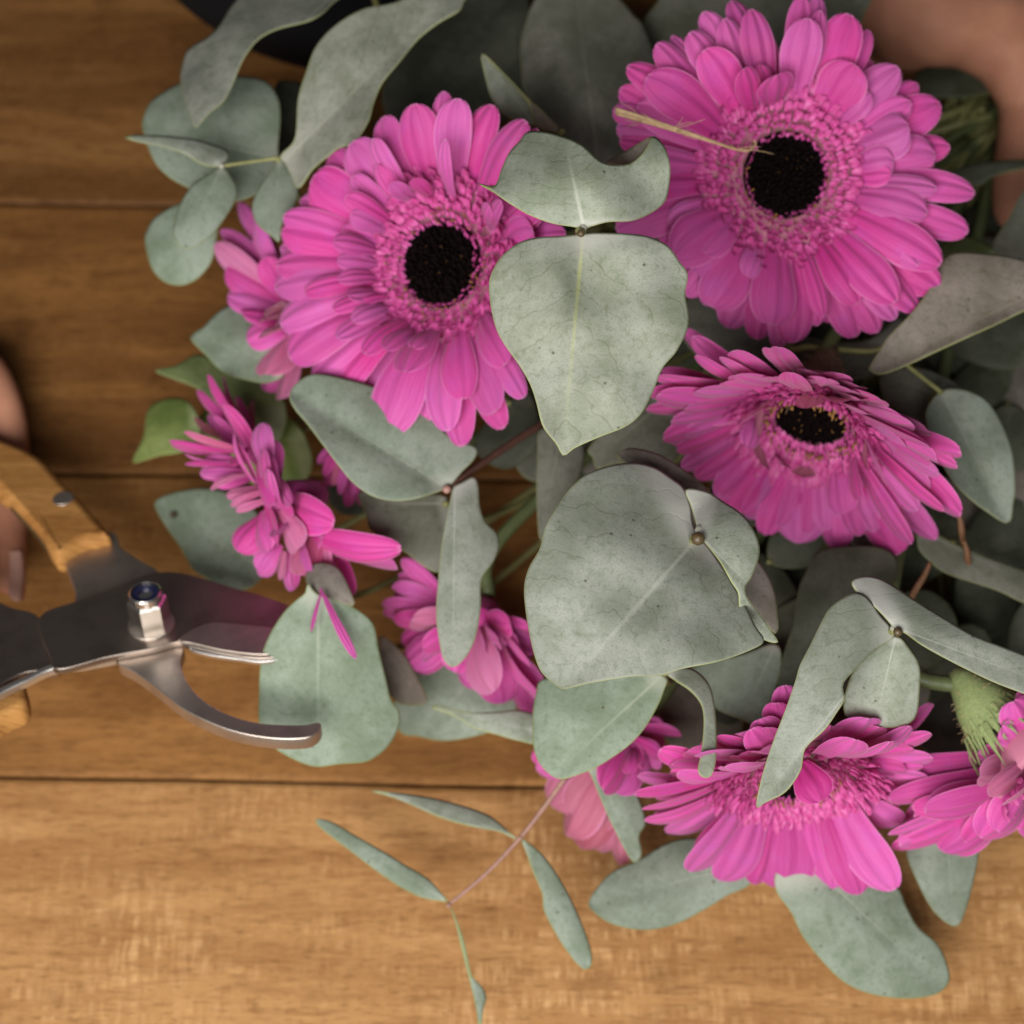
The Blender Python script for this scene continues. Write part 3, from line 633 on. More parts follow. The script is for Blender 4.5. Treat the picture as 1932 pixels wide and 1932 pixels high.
def cam_normal(ang, tilt):
    """unit normal tilted by `tilt` degrees from the viewing direction towards image direction `ang` (degrees, 0 right, 90 up)"""
    a, t = math.radians(ang), math.radians(tilt)
    return (RGT*math.cos(a)*math.sin(t)+UPV*math.sin(a)*math.sin(t)-FWD*math.cos(t)).normalized()
def basis(n):
    x = n.cross(Vector((0.2, 1, 0.1))).normalized(); return x, n.cross(x)
def disc(parent, c, n, R, rd, rf, nring=5, seed=0, depth=0.0, long=1.0, nanth=54):
    """dark centre, ring of crowded small florets and golden anthers"""
    random.seed(seed); x, y = basis(n)
    # dark button built of packed buds
    V = []; F = []
    NB = 210
    for i in range(NB):
        rr = rd*R*math.sqrt((i+0.5)/NB)*random.uniform(0.97, 1.10); a = i*2.39996+random.uniform(-.15, .15)
        p = c+(x*math.cos(a)+y*math.sin(a))*rr + n*(0.0006+0.0016*(1-(rr/(rd*R))**2)-depth)
        s = 0.00072*random.uniform(0.8, 1.3); k = len(V); tp = p+n*random.uniform(0.0008, 0.0022)
        for q in range(5):
            t = 2*math.pi*q/5; V.append(p+(x*math.cos(t)+y*math.sin(t))*s*1.3)
        for q in range(5):
            t = 2*math.pi*q/5; V.append(tp+(x*math.cos(t)+y*math.sin(t))*s*0.7)
        for q in range(5): F.append((k+q, k+(q+1) % 5, k+5+(q+1) % 5, k+5+q))
        F.append(tuple(k+5+q for q in range(5)))
    k = len(V)
    for q in range(24):
        t = 2*math.pi*q/24; V.append(c+(x*math.cos(t)+y*math.sin(t))*rd*R*1.15+n*(0.0002-depth))
    F.append(tuple(k+q for q in range(24)))
    o = obj('dark_centre', V, F, M['dark'], parent, smooth=False); o['kind'] = 'stuff'
    # receptacle (backing bowl under the florets)
    V = []; F = []
    prof = [(0.0, -0.004-depth), (rf*R*0.55, -0.0035-depth), (rf*R*1.08, -0.001), (rf*R*1.10, -0.003), (rf*R*0.8, -0.012), (0.004, -0.016)]
    for (r, z) in prof:
        for q in range(24):
            t = 2*math.pi*q/24; V.append(c+(x*math.cos(t)+y*math.sin(t))*r+n*z)
    for i in range(len(prof)-1):
        for q in range(24): F.append((i*24+q, i*24+(q+1) % 24, (i+1)*24+(q+1) % 24, (i+1)*24+q))
    obj('receptacle', V, F, M['petal'], parent)
    # florets
    V = []; F = []; A = []
    total = 0
    for k in range(nring):
        f = k/(nring-1); r = R*(rd*1.02+(rf-rd)*f); cnt = int(2*math.pi*r/(0.00112+0.00055*f)); 
        for q in range(cnt):
            a = 2*math.pi*(q+random.uniform(-.35, .35))/cnt; rr = r*random.uniform(0.95, 1.05)
            dr = x*math.cos(a)+y*math.sin(a); tg = n.cross(dr)
            ln = (0.0024+0.0034*f)*random.uniform(0.75, 1.25)*long; wd = (0.00070+0.00062*f)*random.uniform(0.8, 1.25)
            el = math.radians(62-32*f+random.uniform(-18, 18)); az = random.uniform(-0.5, 0.5)
            dd = ((dr*math.cos(az)+tg*math.sin(az))*math.cos(el)+n*math.sin(el)); sd = (tg*math.cos(az)-dr*math.sin(az)); nn = dd.cross(sd)
            p0 = c+dr*rr+n*(0.0012*math.sin(math.pi*f)-depth*(1-f)*0.6)
            k0 = len(V)
            for (u, wv, b) in ((0, 0.5, 0), (0.45, 1.0, 0.10), (0.8, 0.9, 0.10), (1.0, 0.35, -0.05)):
                m = p0+dd*(ln*u)-nn*(b*ln*0.8)
                V += [m-sd*wd*wv, m-nn*wd*0.55*wv, m+sd*wd*wv]; A += [u, u*0.6, u]
            for i in range(3):
                for j in range(2):
                    z = k0+i*3+j; F.append((z, z+1, z+4, z+3))
            total += 1
    o = obj('disc_florets', V, F, M['floret'], parent, attr={'edge': A}); o['kind'] = 'stuff'
    V = []; F = []
    for q in range(nanth):
        a = random.uniform(0, 6.283); rr = R*(rd+random.uniform(0.01, 0.10) if q % 7 else rd*random.uniform(0.2, 0.95)); dr = x*math.cos(a)+y*math.sin(a); tg = n.cross(dr)
        p = c+dr*rr+n*((0.0016 if q % 7 else 0.0030)-depth*0.4); dd = (n+dr*random.uniform(-.6, .3)+tg*random.uniform(-.5, .5)).normalized(); s = 0.00026 if q % 7 else 0.00009
        g, f2 = tube_geo([p, p+dd*s*4.6, p+dd*s*9.0], [s, s*1.25, s*0.6], 5, 1)
        k0 = len(V); V += g; F += [tuple(i+k0 for i in ff) for ff in f2]
    o = obj('anthers', V, F, M['gold'], parent); o['kind'] = 'stuff'
def calyx(parent, c, n, R, mat, seed=1, length=0.016, flare=0.5):
    random.seed(seed); x, y = basis(n); V = []; F = []; A = []
    for ring in range(5):
        f = ring/4; cnt = 26
        for q in range(cnt):
            a = 2*math.pi*(q+0.5*(ring % 2)+random.uniform(-.25, .25))/cnt; dr = x*math.cos(a)+y*math.sin(a); tg = n.cross(dr)
            r0 = R*(0.35+0.65*f); p0 = c-n*(length*(1.0-0.75*f))+dr*r0
            dd = (n*0.8+dr*random.uniform(0.15, flare)).normalized(); ln = length*random.uniform(0.45, 0.8); wd = 0.0009
            k0 = len(V)
            for (u, wv) in ((0, 1), (0.5, 0.8), (1, 0.08)):
                m = p0+dd*ln*u+dr*0.0006*random.uniform(-1, 1); V += [m-tg*wd*wv, m+dr*0.0004, m+tg*wd*wv]
            for i in range(2):
                for j in range(2):
                    z = k0+i*3+j; F.append((z, z+1, z+4, z+3))
    g, f2 = tube_geo([c-n*length*1.3, c-n*length*0.6, c-n*length*0.1], [R*0.2, R*0.8, R*1.0], 16, 3); k0 = len(V); V += g; F += [tuple(i+k0 for i in ff) for ff in f2]
    o = obj('calyx', V, F, M[mat], parent); o['kind'] = 'stuff'
    # soft hairs
    V = []; F = []
    for q in range(160):
        a = random.uniform(0, 6.283); dr = x*math.cos(a)+y*math.sin(a); t = random.random(); p = c-n*length*(1-t)+dr*R*(0.4+0.65*t)
        dd = (dr+n*random.uniform(-.3, .9)+n.cross(dr)*random.uniform(-.6, .6)).normalized()
        g, f2 = tube_geo([p, p+dd*0.0012, p+dd*0.003], [0.00009, 0.00005], 3, 1); k0 = len(V); V += g; F += [tuple(i+k0 for i in ff) for ff in f2]
    o = obj('calyx_hairs', V, F, M['straw'], parent); o['kind'] = 'stuff'
def flower_stem(parent, c, n, r=0.0024):
    a = c-n*0.012; b = a-n*0.03; b.z = max(b.z, 0.012); d = BIND+Vector((random.uniform(-.014, .014), random.uniform(-.014, .014), random.uniform(-.012, .006)))
    m = b.lerp(d, 0.5); m.z = max(0.012, min(m.z, 0.05))
    tube('stem', [a, b, m, d], [r*1.15, r, r*1.1], M['stem'], parent, 9, 7)
def cup_tip(px, py, c, n, k, s0=0.0, R=None):
    s = s0
    for _ in range(12):
        p = onplane(px, py, c+n*s, n); v = p-c; rho = (v-n*v.dot(n)).length; s = s0+k*rho
    p = onplane(px, py, c+n*s, n); v = p-c; rho = (v-n*v.dot(n)).length
    if R and (rho > 1.1*R or v.length > 1.2*R or v.dot(n) < -0.3*R):
        # steep petals: keep the petal's true length, tip on a sphere round the flower's centre
        d = ray(px, py).normalized(); oc = CAM-c; b = oc.dot(d); q = b*b-(oc.dot(oc)-R*R)
        cand = [CAM+d*(-b)] if q < 0 else [CAM+d*(-b-math.sqrt(q)), CAM+d*(-b+math.sqrt(q))]
        def err(z):
            v = z-c; s = v.dot(n); return abs(math.atan2(s, (v-n*s).length)-math.atan(k))
        p = min(cand, key=err); v = p-c
        if v.length > 1.1*R: p = c+v.normalized()*R*1.05
    return p
def traced(parent, c, n, R, r0, sc, ox, oy, data, ks, seed, offs=(-0.0045, -0.0028, -0.001, 0.0012), arch=(0.05, 0.06, 0.07, 0.05), mat='petal', wx=1.13):
    random.seed(seed)
    for q in data.split():
        f = q.split(','); x = ox+sc*float(f[0]); y = oy+sc*float(f[1]); wd = sc*float(f[2]); ly = int(f[3])
        T = cup_tip(x, y, c, n, ks[ly], offs[ly], R); v = T-c; dr = v-n*v.dot(n); dr.normalize()
        B = c+dr*(R*r0*random.uniform(0.92, 1.0))+n*offs[ly]
        wm = wd*pxsize(T)*wx
        pm = mat
        if len(f) > 4 and f[4] == 'b': pm = 'petal_back'
        V, F, U = petal_geo(B, T, n+Vector((random.uniform(-.12, .12), random.uniform(-.12, .12), 0)), wm, arch=arch[ly]*random.uniform(0.5, 1.6), cup=random.uniform(0.05, 0.26), droop=random.uniform(0, 0.10), twist=random.uniform(-0.22, 0.22), sharp=random.uniform(2.0, 3.6))
        obj('petal', V, F, M[pm], parent, uvs=U)
def backing(parent, c, n, R, r0, count, rad, k, seed, off=-0.006, skip=None, wide=0.0105):
    """further petals of the back row, seen through the gaps"""
    random.seed(seed); x, y = basis(n)
    for q in range(count):
        a = 2*math.pi*(q+random.uniform(-.3, .3))/count; dr = x*math.cos(a)+y*math.sin(a)
        if skip and skip(dr): continue
        rr = R*rad*random.uniform(0.9, 1.03)
        T = c+dr*rr+n*(off+k*rr); B = c+dr*R*r0+n*off
        V, F, U = petal_geo(B, T, n, wide*random.uniform(0.85, 1.15), arch=0.05, cup=0.12)
        obj('petal', V, F, M['petal'], parent, uvs=U)

G = 'pink gerberas in the bouquet'
# F2 - topmost flower, face on
h = 0.142; c = P(1483, 330, h); n = cam_normal(-60, 6); R = 335*pxsize(c)
f = thing('gerbera', 'wide open magenta gerbera facing up with a straw strand lying across its petals', 'flower', c, G)
disc(f, c, n, R, 0.212, 0.44, 6, 11, 0.001)
data2 = """650,-10,150,0 740,45,160,1 600,92,150,1 490,57,140,0 330,178,110,0 425,162,150,1 248,222,140,1 497,255,200,2 112,335,150,1 210,395,220,2 58,458,140,0 158,540,170,1 25,560,140,0 45,650,130,0 60,720,130,0
100,820,150,1 60,950,160,1 80,1060,150,0 50,1180,190,0 320,1135,120,1 355,1310,250,2 405,1520,150,0 440,1400,140,1 500,1295,150,2 535,1575,235,1 620,1685,185,0 722,1415,110,2 852,1660,220,2 770,1745,150,0 890,1790,140,0
960,1755,190,1 1085,1665,110,1 1112,1625,90,2 1285,1562,150,2 1280,1730,175,0 1480,1550,205,2 1390,1710,150,0 1480,1640,140,1 1600,1600,170,1 1598,1362,130,2 1700,1490,190,1 1712,1350,205,2 1640,1095,160,2 1858,1190,150,1 1690,970,110,2 1895,985,150,1 1785,930,130,0
1462,830,170,2 1455,895,110,2 1685,800,215,1 1762,755,150,0 1545,650,225,2 1722,535,200,0 1560,525,150,1 1608,430,140,0 1345,480,130,2 1495,345,190,1 1270,330,240,2 1350,150,110,0 1245,70,200,1 1095,50,100,1 1030,95,190,2 1000,-25,140,0 1085,-35,100,0 870,385,190,3 700,350,130,3 780,335,110,2"""
traced(f, c, n, R, 0.40, 0.3672, 1147, 0, data2, (0.06, 0.14, 0.22, 0.42), 5)
backing(f, c, n, R, 0.36, 26, 0.86, 0.02, 6)
flower_stem(f, c, n); calyx(f, c-n*0.008, n, 0.011, 'calyx_g', 2)

# F1 - left flower, tilted towards the boards
h = 0.130; c = P(826, 497, h); n = cam_normal(185, 24); R = 325*pxsize(c)
f = thing('gerbera', 'large magenta gerbera with cupped petals tilted to the boards beside the pale heart-shaped leaf', 'flower', c, G)
disc(f, c, n, R, 0.225, 0.43, 6, 12, 0.0025, 1.25)
data1 = """960,15,150,0 800,85,230,1 1020,65,190,1 1200,90,200,0 1385,180,190,1 1450,220,150,0 620,155,180,0 580,275,115,2 955,290,90,3 460,295,230,1 330,365,210,0 245,490,265,1 180,600,160,0 95,690,170,1 85,770,190,1 72,860,150,0 62,950,190,1 45,1065,190,1 440,590,115,3 475,685,110,3 382,820,110,3 398,925,100,3 408,1020,90,3 215,1095,100,2
72,1255,215,1 370,1190,85,3 125,1440,235,1 392,1330,110,3 262,1570,230,1 360,1670,160,1 500,1755,170,0 540,1415,110,3 650,1845,260,1 770,1850,200,0 750,1520,215,3 970,1830,225,1 1065,1670,190,2 1050,1920,190,0 1235,1745,205,1 1265,1825,170,0 1385,1660,130,1 1285,1480,160,2 1425,760,190,1 1480,640,160,0 1390,1540,170,0 1430,1000,190,1 1430,1200,190,1 1500,560,190,1 1470,400,190,1 1190,640,90,3 1250,620,80,3 690,520,100,3 800,500,90,3 600,420,110,2 470,480,120,2 420,760,100,2 450,1110,90,3 480,1230,100,3 650,1390,110,3 800,1380,100,3"""
traced(f, c, n, R, 0.40, 0.3515, 498.1, 166, data1, (0.16, 0.24, 0.32, 0.50), 8)
backing(f, c, n, R, 0.36, 26, 0.84, 0.08, 9)
flower_stem(f, c, n); calyx(f, c-n*0.008, n, 0.011, 'calyx_g', 3)

# F3 - drooping flower on the right
h = 0.112; c = P(1526, 812, h); n = cam_normal(-110, 58); R = 292*pxsize(c)
f = thing('gerbera', 'half-closed magenta gerbera nodding sideways with a brown hairy calyx behind it', 'flower', c, G)
disc(f, c, n, R, 0.225, 0.42, 7, 13, 0.006, 1.3, 110)
backing(f, c, n, R, 0.36, 30, 0.86, 0.44, 16, wide=0.0125)
data3 = """260,265,110,0 320,300,120,1 345,395,80,2 465,388,80,2 175,445,110,1 525,368,100,1 700,350,105,1 150,500,110,0 118,560,110,0 175,600,150,1 112,650,100,0 188,770,130,1 230,800,120,0 350,935,150,0 465,1045,130,1 560,1130,150,1 680,1235,110,1 830,1280,190,1 1010,1315,150,1 1310,1338,190,1 1375,1285,90,2 1480,1285,120,0 1605,1160,190,1 1510,1140,90,2 1595,925,100,0 1505,955,100,1 1512,875,110,2 1608,865,130,0 1462,830,90,2 1335,820,85,2 1372,715,130,1 1472,740,120,0 1170,665,110,2 1140,590,130,1 1030,595,110,2 1130,520,110,0 1030,480,120,0 900,450,110,0 880,620,100,2 740,360,100,0 800,480,110,2
640,740,90,3 600,800,80,3 560,700,70,3 660,900,110,3 770,900,80,3 860,960,80,3 1130,1060,60,3 1060,1130,110,2 1270,990,60,3 1160,930,60,3 450,730,60,3"""
traced(f, c, n, R, 0.38, 0.3906, 1177.3, 528.3, data3, (0.34, 0.42, 0.50, 0.62), 10, arch=(-0.02, -0.02, 0.0, 0.02), wx=1.4)
flower_stem(f, c, n); calyx(f, c-n*0.007, n, 0.012, 'calyx_b', 4, 0.024, 0.5)

# F4 - lowest full flower
h = 0.082; c = P(1503, 1482, h); n = cam_normal(-90, 56); R = 290*pxsize(c)
f = thing('gerbera', 'lowest full magenta gerbera with its dark eye half hidden by a drooping leaf', 'flower', c, G)
disc(f, c, n, R, 0.185, 0.47, 7, 14, 0.002, 1.1)
backing(f, c, n, R, 0.40, 30, 0.90, 0.12, 17, wide=0.0125)
data4 = """545,1040,165,1 600,1000,150,0 675,1085,140,1 740,1060,120,0 815,1098,110,1 925,1110,190,1 1010,1080,120,0 1130,1110,115,1 1245,1138,125,1 1310,1100,120,0 1385,1115,175,1 362,845,85,1 345,785,95,1 315,730,95,1 322,655,105,1 415,550,125,0 495,640,85,2 660,500,90,0 740,550,110,1 690,615,120,2 560,560,120,1 830,530,110,1 805,470,110,1 840,400,110,0 870,440,110,1 900,350,110,0 935,275,100,0 1010,420,100,0 1080,440,110,0 1290,395,150,1 1232,495,150,2 1378,525,130,2 1418,385,130,0 1458,445,95,1 1575,360,150,0 1545,470,110,0 1420,845,115,1 1400,780,110,0 1345,865,110,0 1440,620,110,0
400,820,90,0 450,900,110,0"""
traced(f, c, n, R, 0.43, 0.4531, 1056.6, 1177.3, data4, (0.16, 0.22, 0.30, 0.55), 14, arch=(0.03, 0.04, 0.05, 0.02), wx=1.3)
random.seed(3)
add_petal(f, P(1508, 1440, 0.112), P(1549, 1512, 0.116), (-FWD+n*0.2).normalized(), 0.0125, mat='petal', arch=0.05)
flower_stem(f, c, n); calyx(f, c-n*0.008, n, 0.012, 'calyx_g', 5)

def explicit(parent, up, sc, ox, oy, data, seed, mat='petal', again=True):
    """petals given by base and tip positions, heights in mm"""
    random.seed(seed)
    for q in data.split():
        g = q.split(','); v = [float(t) for t in g[:7]]
        B = P(ox+sc*v[0], oy+sc*v[1], v[2]/1000); T = P(ox+sc*v[3], oy+sc*v[4], v[5]/1000)
        wm = sc*v[6]*pxsize(T)*1.4
        uu = (up*random.uniform(0.3, 0.9)-FWD*random.uniform(0.25, 0.9)+Vector((random.uniform(-.3, .3), random.uniform(-.3, .3), 0))).normalized()
        pm = mat
        if len(g) > 7: pm = {'b': 'petal_back', 'o': 'petal_old', 'p': 'petal'}[g[7]]
        V, F, U = petal_geo(B, T, uu, wm, arch=random.uniform(-0.03, 0.12), cup=random.uniform(0.1, 0.35), droop=random.uniform(0, 0.1), twist=random.uniform(-.4, .4), base=0.4)
        obj('petal', V, F, M[pm], parent, uvs=U)
        if again and len(g) < 8:
            j = Vector((random.uniform(-.0035, .0035), random.uniform(-.0035, .0035), random.uniform(-0.011, -0.004)))
            V, F, U = petal_geo(B+j*0.6, B.lerp(T, random.uniform(0.8, 1.0))+j, uu, max(wm, 0.006)*random.uniform(0.8, 1.1), arch=random.uniform(-0.03, 0.12), cup=random.uniform(0.1, 0.35), twist=random.uniform(-.4, .4), base=0.4)
            obj('petal', V, F, M[pm], parent, uvs=U)

# F5 - half-seen flower at the side with green calyx
h = 0.088; c = P(1962, 1440, h); n = cam_normal(-40, 66); R = 285*pxsize(c)
f = thing('gerbera', 'half-seen magenta gerbera showing its hairy green calyx next to the lowest full flower', 'flower', c, G)
disc(f, c, n, R, 0.21, 0.40, 5, 15, 0.001)
d5 = """1900,540,85,1330,610,88,80 1880,600,84,1370,745,84,90 1870,640,82,1480,780,86,95 1880,620,78,1370,885,72,100 1890,660,76,1415,930,68,110 1900,640,80,1590,955,66,150 1900,660,88,1520,780,96,110 1930,640,84,1690,915,70,130 1950,640,90,1755,895,82,190 1960,620,95,1830,870,90,140 1890,560,92,1760,640,104,110,b 1900,520,90,1750,540,98,80 1920,500,96,1850,420,108,110 1940,480,98,1900,330,112,120 1990,480,90,1960,260,108,130 1980,640,84,1930,860,80,170 2000,640,80,2010,900,80,170 1860,560,78,1390,650,78,90 1960,560,100,1800,700,112,70,b 1970,600,102,1850,760,112,60,b 1880,600,72,1440,840,62,120 1900,640,70,1680,880,58,130 1960,500,90,1880,400,104,130"""
explicit(f, n, 0.4531, 1056.6, 1177.3, d5, 31)
calyx(f, P(1892, 1378, 0.094), (n+UPV*-0.35).normalized(), 0.0115, 'calyx_g', 6, 0.019, 0.35)
flower_stem(f, P(1868, 1340, 0.095), n)

# F6 - sideways flower by the shears
h = 0.085; c = P(545, 960, h); n = cam_normal(205, 84)
f = thing('gerbera', 'magenta gerbera turned fully sideways between the shears and the rim of the round flower', 'flower', c, G)
d6 = """720,800,85,350,290,88,95 680,860,85,250,420,84,80 760,760,75,500,290,72,65 820,980,92,500,520,98,125 800,900,70,715,480,62,105,o 900,1100,95,790,675,104,175 760,1150,96,560,760,104,75 940,1300,97,820,880,108,140 980,1360,96,860,1050,110,130 640,820,80,260,640,74,70,o 600,900,90,70,815,92,55 620,880,94,185,765,100,80,b 620,980,92,190,940,92,38 620,1010,92,195,1000,94,36 680,1060,92,330,1070,92,60 720,1080,94,400,1195,94,55,b 800,1180,96,530,1250,96,80,b 820,1220,98,570,1340,98,60,b 860,1290,98,610,1380,98,55,b
1000,1300,80,1330,1470,106,240 1100,1500,78,1870,1720,104,205 880,1380,82,600,1680,80,205 960,1640,80,800,1870,76,140 1000,1700,82,950,1930,78,110,b 1060,1640,84,1080,2000,80,90 840,1330,92,930,1660,96,190 960,1380,95,1100,1690,98,200,b 1250,1480,86,1120,1880,92,190,b 1340,1500,84,1330,1900,86,150,b 1400,1600,80,1560,2050,84,130 780,980,96,880,1330,102,130 700,860,92,560,1000,100,70 1010,1440,94,920,1580,100,120 640,760,84,420,620,92,80 880,1060,90,1010,1330,104,110 900,1120,88,1040,1420,100,120 1150,1560,88,1180,1880,92,110"""
explicit(f, n, 0.2344, 301.9, 641.5, d6, 41)
random.seed(5)
for a, b, wd in (((606, 1118), (587, 1192), 0.0014), ((612, 1125), (672, 1243), 0.0032), ((604, 1110), (650, 1195), 0.002)):
    add_petal(f, P(*a, 0.0985), P(*b, 0.0960), Vector((0, 0, 1)), wd, arch=0.04)
tube('receptacle', [P(600, 930, 0.075), P(560, 950, 0.083), P(535, 962, 0.086)], [0.005, 0.009, 0.009], M['petal'], f, 14, 4)
flower_stem(f, P(640, 905, 0.062), Vector((-0.6, -0.3, 0.5)).normalized())

# F7 - behind the round flower
c = P(560, 560, 0.085); n = cam_normal(180, 72)
f = thing('gerbera', 'magenta gerbera squeezed behind the round flower head, only its side petals showing', 'flower', c, G)
d7 = """790,1350,85,545,980,92,70 780,1380,85,480,1110,92,70 800,1420,86,455,1180,94,100,b 800,1450,86,508,1300,92,115 800,1500,84,520,1420,88,120 810,1540,84,590,1500,96,95 820,1560,86,670,1600,100,85,b 820,1400,90,640,1060,102,70 830,1450,92,690,1250,104,100 840,1550,90,760,1560,104,90 840,1600,80,700,1800,86,170,b 860,1650,78,760,1920,82,120,b 820,1600,70,690,1880,66,130 780,1320,80,620,1000,84,60 800,1500,78,540,1560,72,130 810,1500,92,700,1500,106,90 820,1380,80,560,1240,82,90 840,1560,84,610,1640,82,120"""
explicit(f, n, 0.3906, 226.4, 0, d7, 51)
flower_stem(f, c, n)

# F8 - low, under the narrow folded leaf
c = P(900, 1180, 0.055); n = cam_normal(-110, 70)
f = thing('gerbera', 'magenta gerbera low in the bouquet crossed by the narrow folded leaf', 'flower', c, G)
d8 = """640,1180,60,385,970,66,75 640,1200,58,340,1110,60,100 640,1220,56,298,1185,54,95 660,1240,56,355,1275,56,85 680,1240,60,445,1270,70,150,b 680,1280,56,415,1475,52,120 700,1300,60,500,1400,64,110 720,1300,58,660,1510,56,140 760,1300,60,820,1600,66,170,b 800,1260,62,910,1290,76,110 800,1280,64,850,1370,78,95 860,1300,62,1000,1490,72,100 860,1320,58,1040,1630,64,120 820,1360,50,880,1660,46,150 860,1380,48,990,1720,44,140 780,1280,58,740,1460,60,130 640,1230,52,400,1380,48,100 880,1260,56,1040,1400,62,120 860,1240,60,1010,1300,68,100 740,1280,54,570,1420,54,120 760,1340,50,760,1560,48,140"""
explicit(f, n, 0.3906, 603.8, 679.2, d8, 61)
tube('receptacle', [P(905, 1150, 0.045), P(900, 1175, 0.054), P(895, 1195, 0.058)], [0.006, 0.011, 0.012], M['petal'], f, 14, 4)
flower_stem(f, c, n)

# F9 - wilted flower under the rounded sage leaf
c = P(1150, 1440, 0.045); n = cam_normal(-130, 70)
f = thing('gerbera', 'wilted dusky pink gerbera hanging down to the plank under the rounded sage leaf', 'flower', c, G)
d9 = """200,560,40,20,880,28,150,o 210,600,38,90,940,24,140,o 230,620,36,170,960,22,120,o 250,640,34,250,1005,22,100,o 180,560,40,-40,760,32,150,o 200,560,44,-100,620,38,110 210,580,40,60,800,34,150,o 280,500,62,185,690,68,140 300,520,60,285,615,66,60 300,480,58,415,555,64,60 320,440,52,505,475,58,80 340,430,50,440,440,58,70 200,540,42,-120,560,40,90 260,500,52,330,590,60,80 220,600,34,120,860,28,140,o"""
explicit(f, n, 0.4531, 1056.6, 1177.3, d9, 71)
tube('receptacle', [P(1200, 1410, 0.045), P(1180, 1430, 0.048), P(1160, 1450, 0.048)], [0.006, 0.011, 0.010], M['petal'], f, 14, 4)
flower_stem(f, c, n)

# F10 - sliver below the bluish leaf
c = P(640, 870, 0.07); n = cam_normal(-130, 75)
f = thing('gerbera', 'sliver of thin magenta petals showing below the bluish sage leaf on the red-brown twig', 'flower', c, G)
d10 = """120,380,75,20,560,74,40 130,400,75,60,605,74,36,b 150,420,76,95,650,74,36 170,440,76,150,665,74,36 190,460,76,185,650,74,30 100,380,74,-10,500,72,36 140,400,70,40,600,68,40 160,430,70,120,640,66,40"""
explicit(f, n, 0.3906, 603.8, 679.2, d10, 81)
flower_stem(f, P(660, 855, 0.072), n)

# ------------------------------------------------------------------ straw strand on the topmost flower
t = thing('straw_strand', 'frayed straw-coloured raffia strand lying across the topmost gerbera', 'strand', P(1290, 250, 0.176))
main = [(1162, 211, 0.166), (1215, 226, 0.1675), (1270, 243, 0.168), (1330, 263, 0.165), (1390, 282, 0.156), (1412, 284, 0.153), (1426, 274, 0.152), (1422, 264, 0.153)]
random.seed(4)
for q in range(7):
    o0 = random.uniform(-9, 9); p = []
    for i, (x, y, hh) in enumerate(main):
        sp = max(0.0, 1-i/4.0); p.append(P(x+random.uniform(-1, 1), y+o0*sp*0.8+random.uniform(-1, 1), hh+0.0004*q*sp))
    tube('fibre', p if q < 3 else p[:random.randint(4, 7)], [0.00055, 0.00048, 0.00024], M['straw'], t, 5, 4)
for q in range(14):
    i = random.randint(1, 4); x, y, hh = main[i]; a = random.uniform(-0.9, 0.9)+(math.pi if random.random() < 0.6 else 0); L = random.uniform(25, 75)
    p = [P(x, y, hh), P(x+L*0.5*math.cos(a), y+L*0.5*math.sin(a)+random.uniform(-5, 5), hh+0.002), P(x+L*math.cos(a), y+L*math.sin(a), hh+random.uniform(-0.001, 0.004))]
    tube('fibre', p, [0.00014, 0.00008], M['straw'], t, 4, 4)
for (a, b, hh, nm) in (((1728, 1112), (1756, 1060), 0.10, 'short orange-brown cut twig stub leaning in the gap under the drooping flower'), ((1815, 1008), (1806, 960), 0.085, 'slim orange-brown bark sliver beside the oval grey-green leaf'), ((1826, 1055), (1818, 1020), 0.085, 'tiny orange-brown bark sliver over the long dull leaf')):
    t = thing('cut_twig', nm, 'twig', P(*a, hh-0.02))
    tube('shaft', [P(a[0]-2*(b[0]-a[0])*0.3, a[1]-(b[1]-a[1])*0.6, hh-0.012), P(*a, hh-0.005), P((a[0]+b[0])/2+2, (a[1]+b[1])/2, hh-0.002), P(*b, hh)], [0.0010, 0.0012, 0.0007], M['woodbit'], t, 7, 3)

# ------------------------------------------------------------------ pruning shears
SC = P(300, 1150, 0.076); SN = Vector((0, math.sin(math.radians(27)), math.cos(math.radians(27))))
sh = thing('pruning_shears', 'steel pruning shears with curved wooden handles and hex pivot nut, held open at the leaf', 'shears', SC)
def plate(name, outline, off, thick, mats, parent, bev=0.0004, smooth=True):
    p = smooth_outline(pts(outline), 6.0); n = len(p)
    top = [onplane(x, y, SC+SN*off, SN) for x, y in p]
    bm = bmesh.new()
    a = [bm.verts.new(v) for v in top]; f = bm.faces.new(a)
    f.normal_update()
    if f.normal.dot(SN) < 0: f.normal_flip()
    r = bmesh.ops.extrude_face_region(bm, geom=[f])
    for v in [g for g in r['geom'] if isinstance(g, bmesh.types.BMVert)]: v.co -= SN*thick
    bm.normal_update()
    bmesh.ops.recalc_face_normals(bm, faces=bm.faces)
    be = [e for e in bm.edges if any(len(fc.verts) > 5 for fc in e.link_faces)]
    bmesh.ops.bevel(bm, geom=be, offset=bev, segments=3, profile=0.5, affect='EDGES')
    bm.verts.ensure_lookup_table(); bm.verts.index_update()
    V = [v.co.copy() for v in bm.verts]; F = [tuple(v.index for v in fc.verts) for fc in bm.faces]; bm.free()
    o = obj(name, V, F, mats, parent, smooth=False)
    for q in o.data.polygons: q.use_smooth = len(q.vertices) <= 5
    return o
bl = plate('cutting_blade', "74,1164 148,1132 234,1100 289,1080 352,1082 430,1105 508,1128 585,1160 600,1195 560,1228 500,1241 430,1234 363,1219 336,1211 285,1224 200,1240 110,1262 92,1235", 0.0, 0.0028, [M['dsteel']], sh)
plate('bevelled_edge', "336,1206 390,1176 460,1178 560,1190 590,1200 556,1222 500,1234 430,1228 366,1214", 0.0005, 0.0008, [M['steel']], bl, 0.0003)
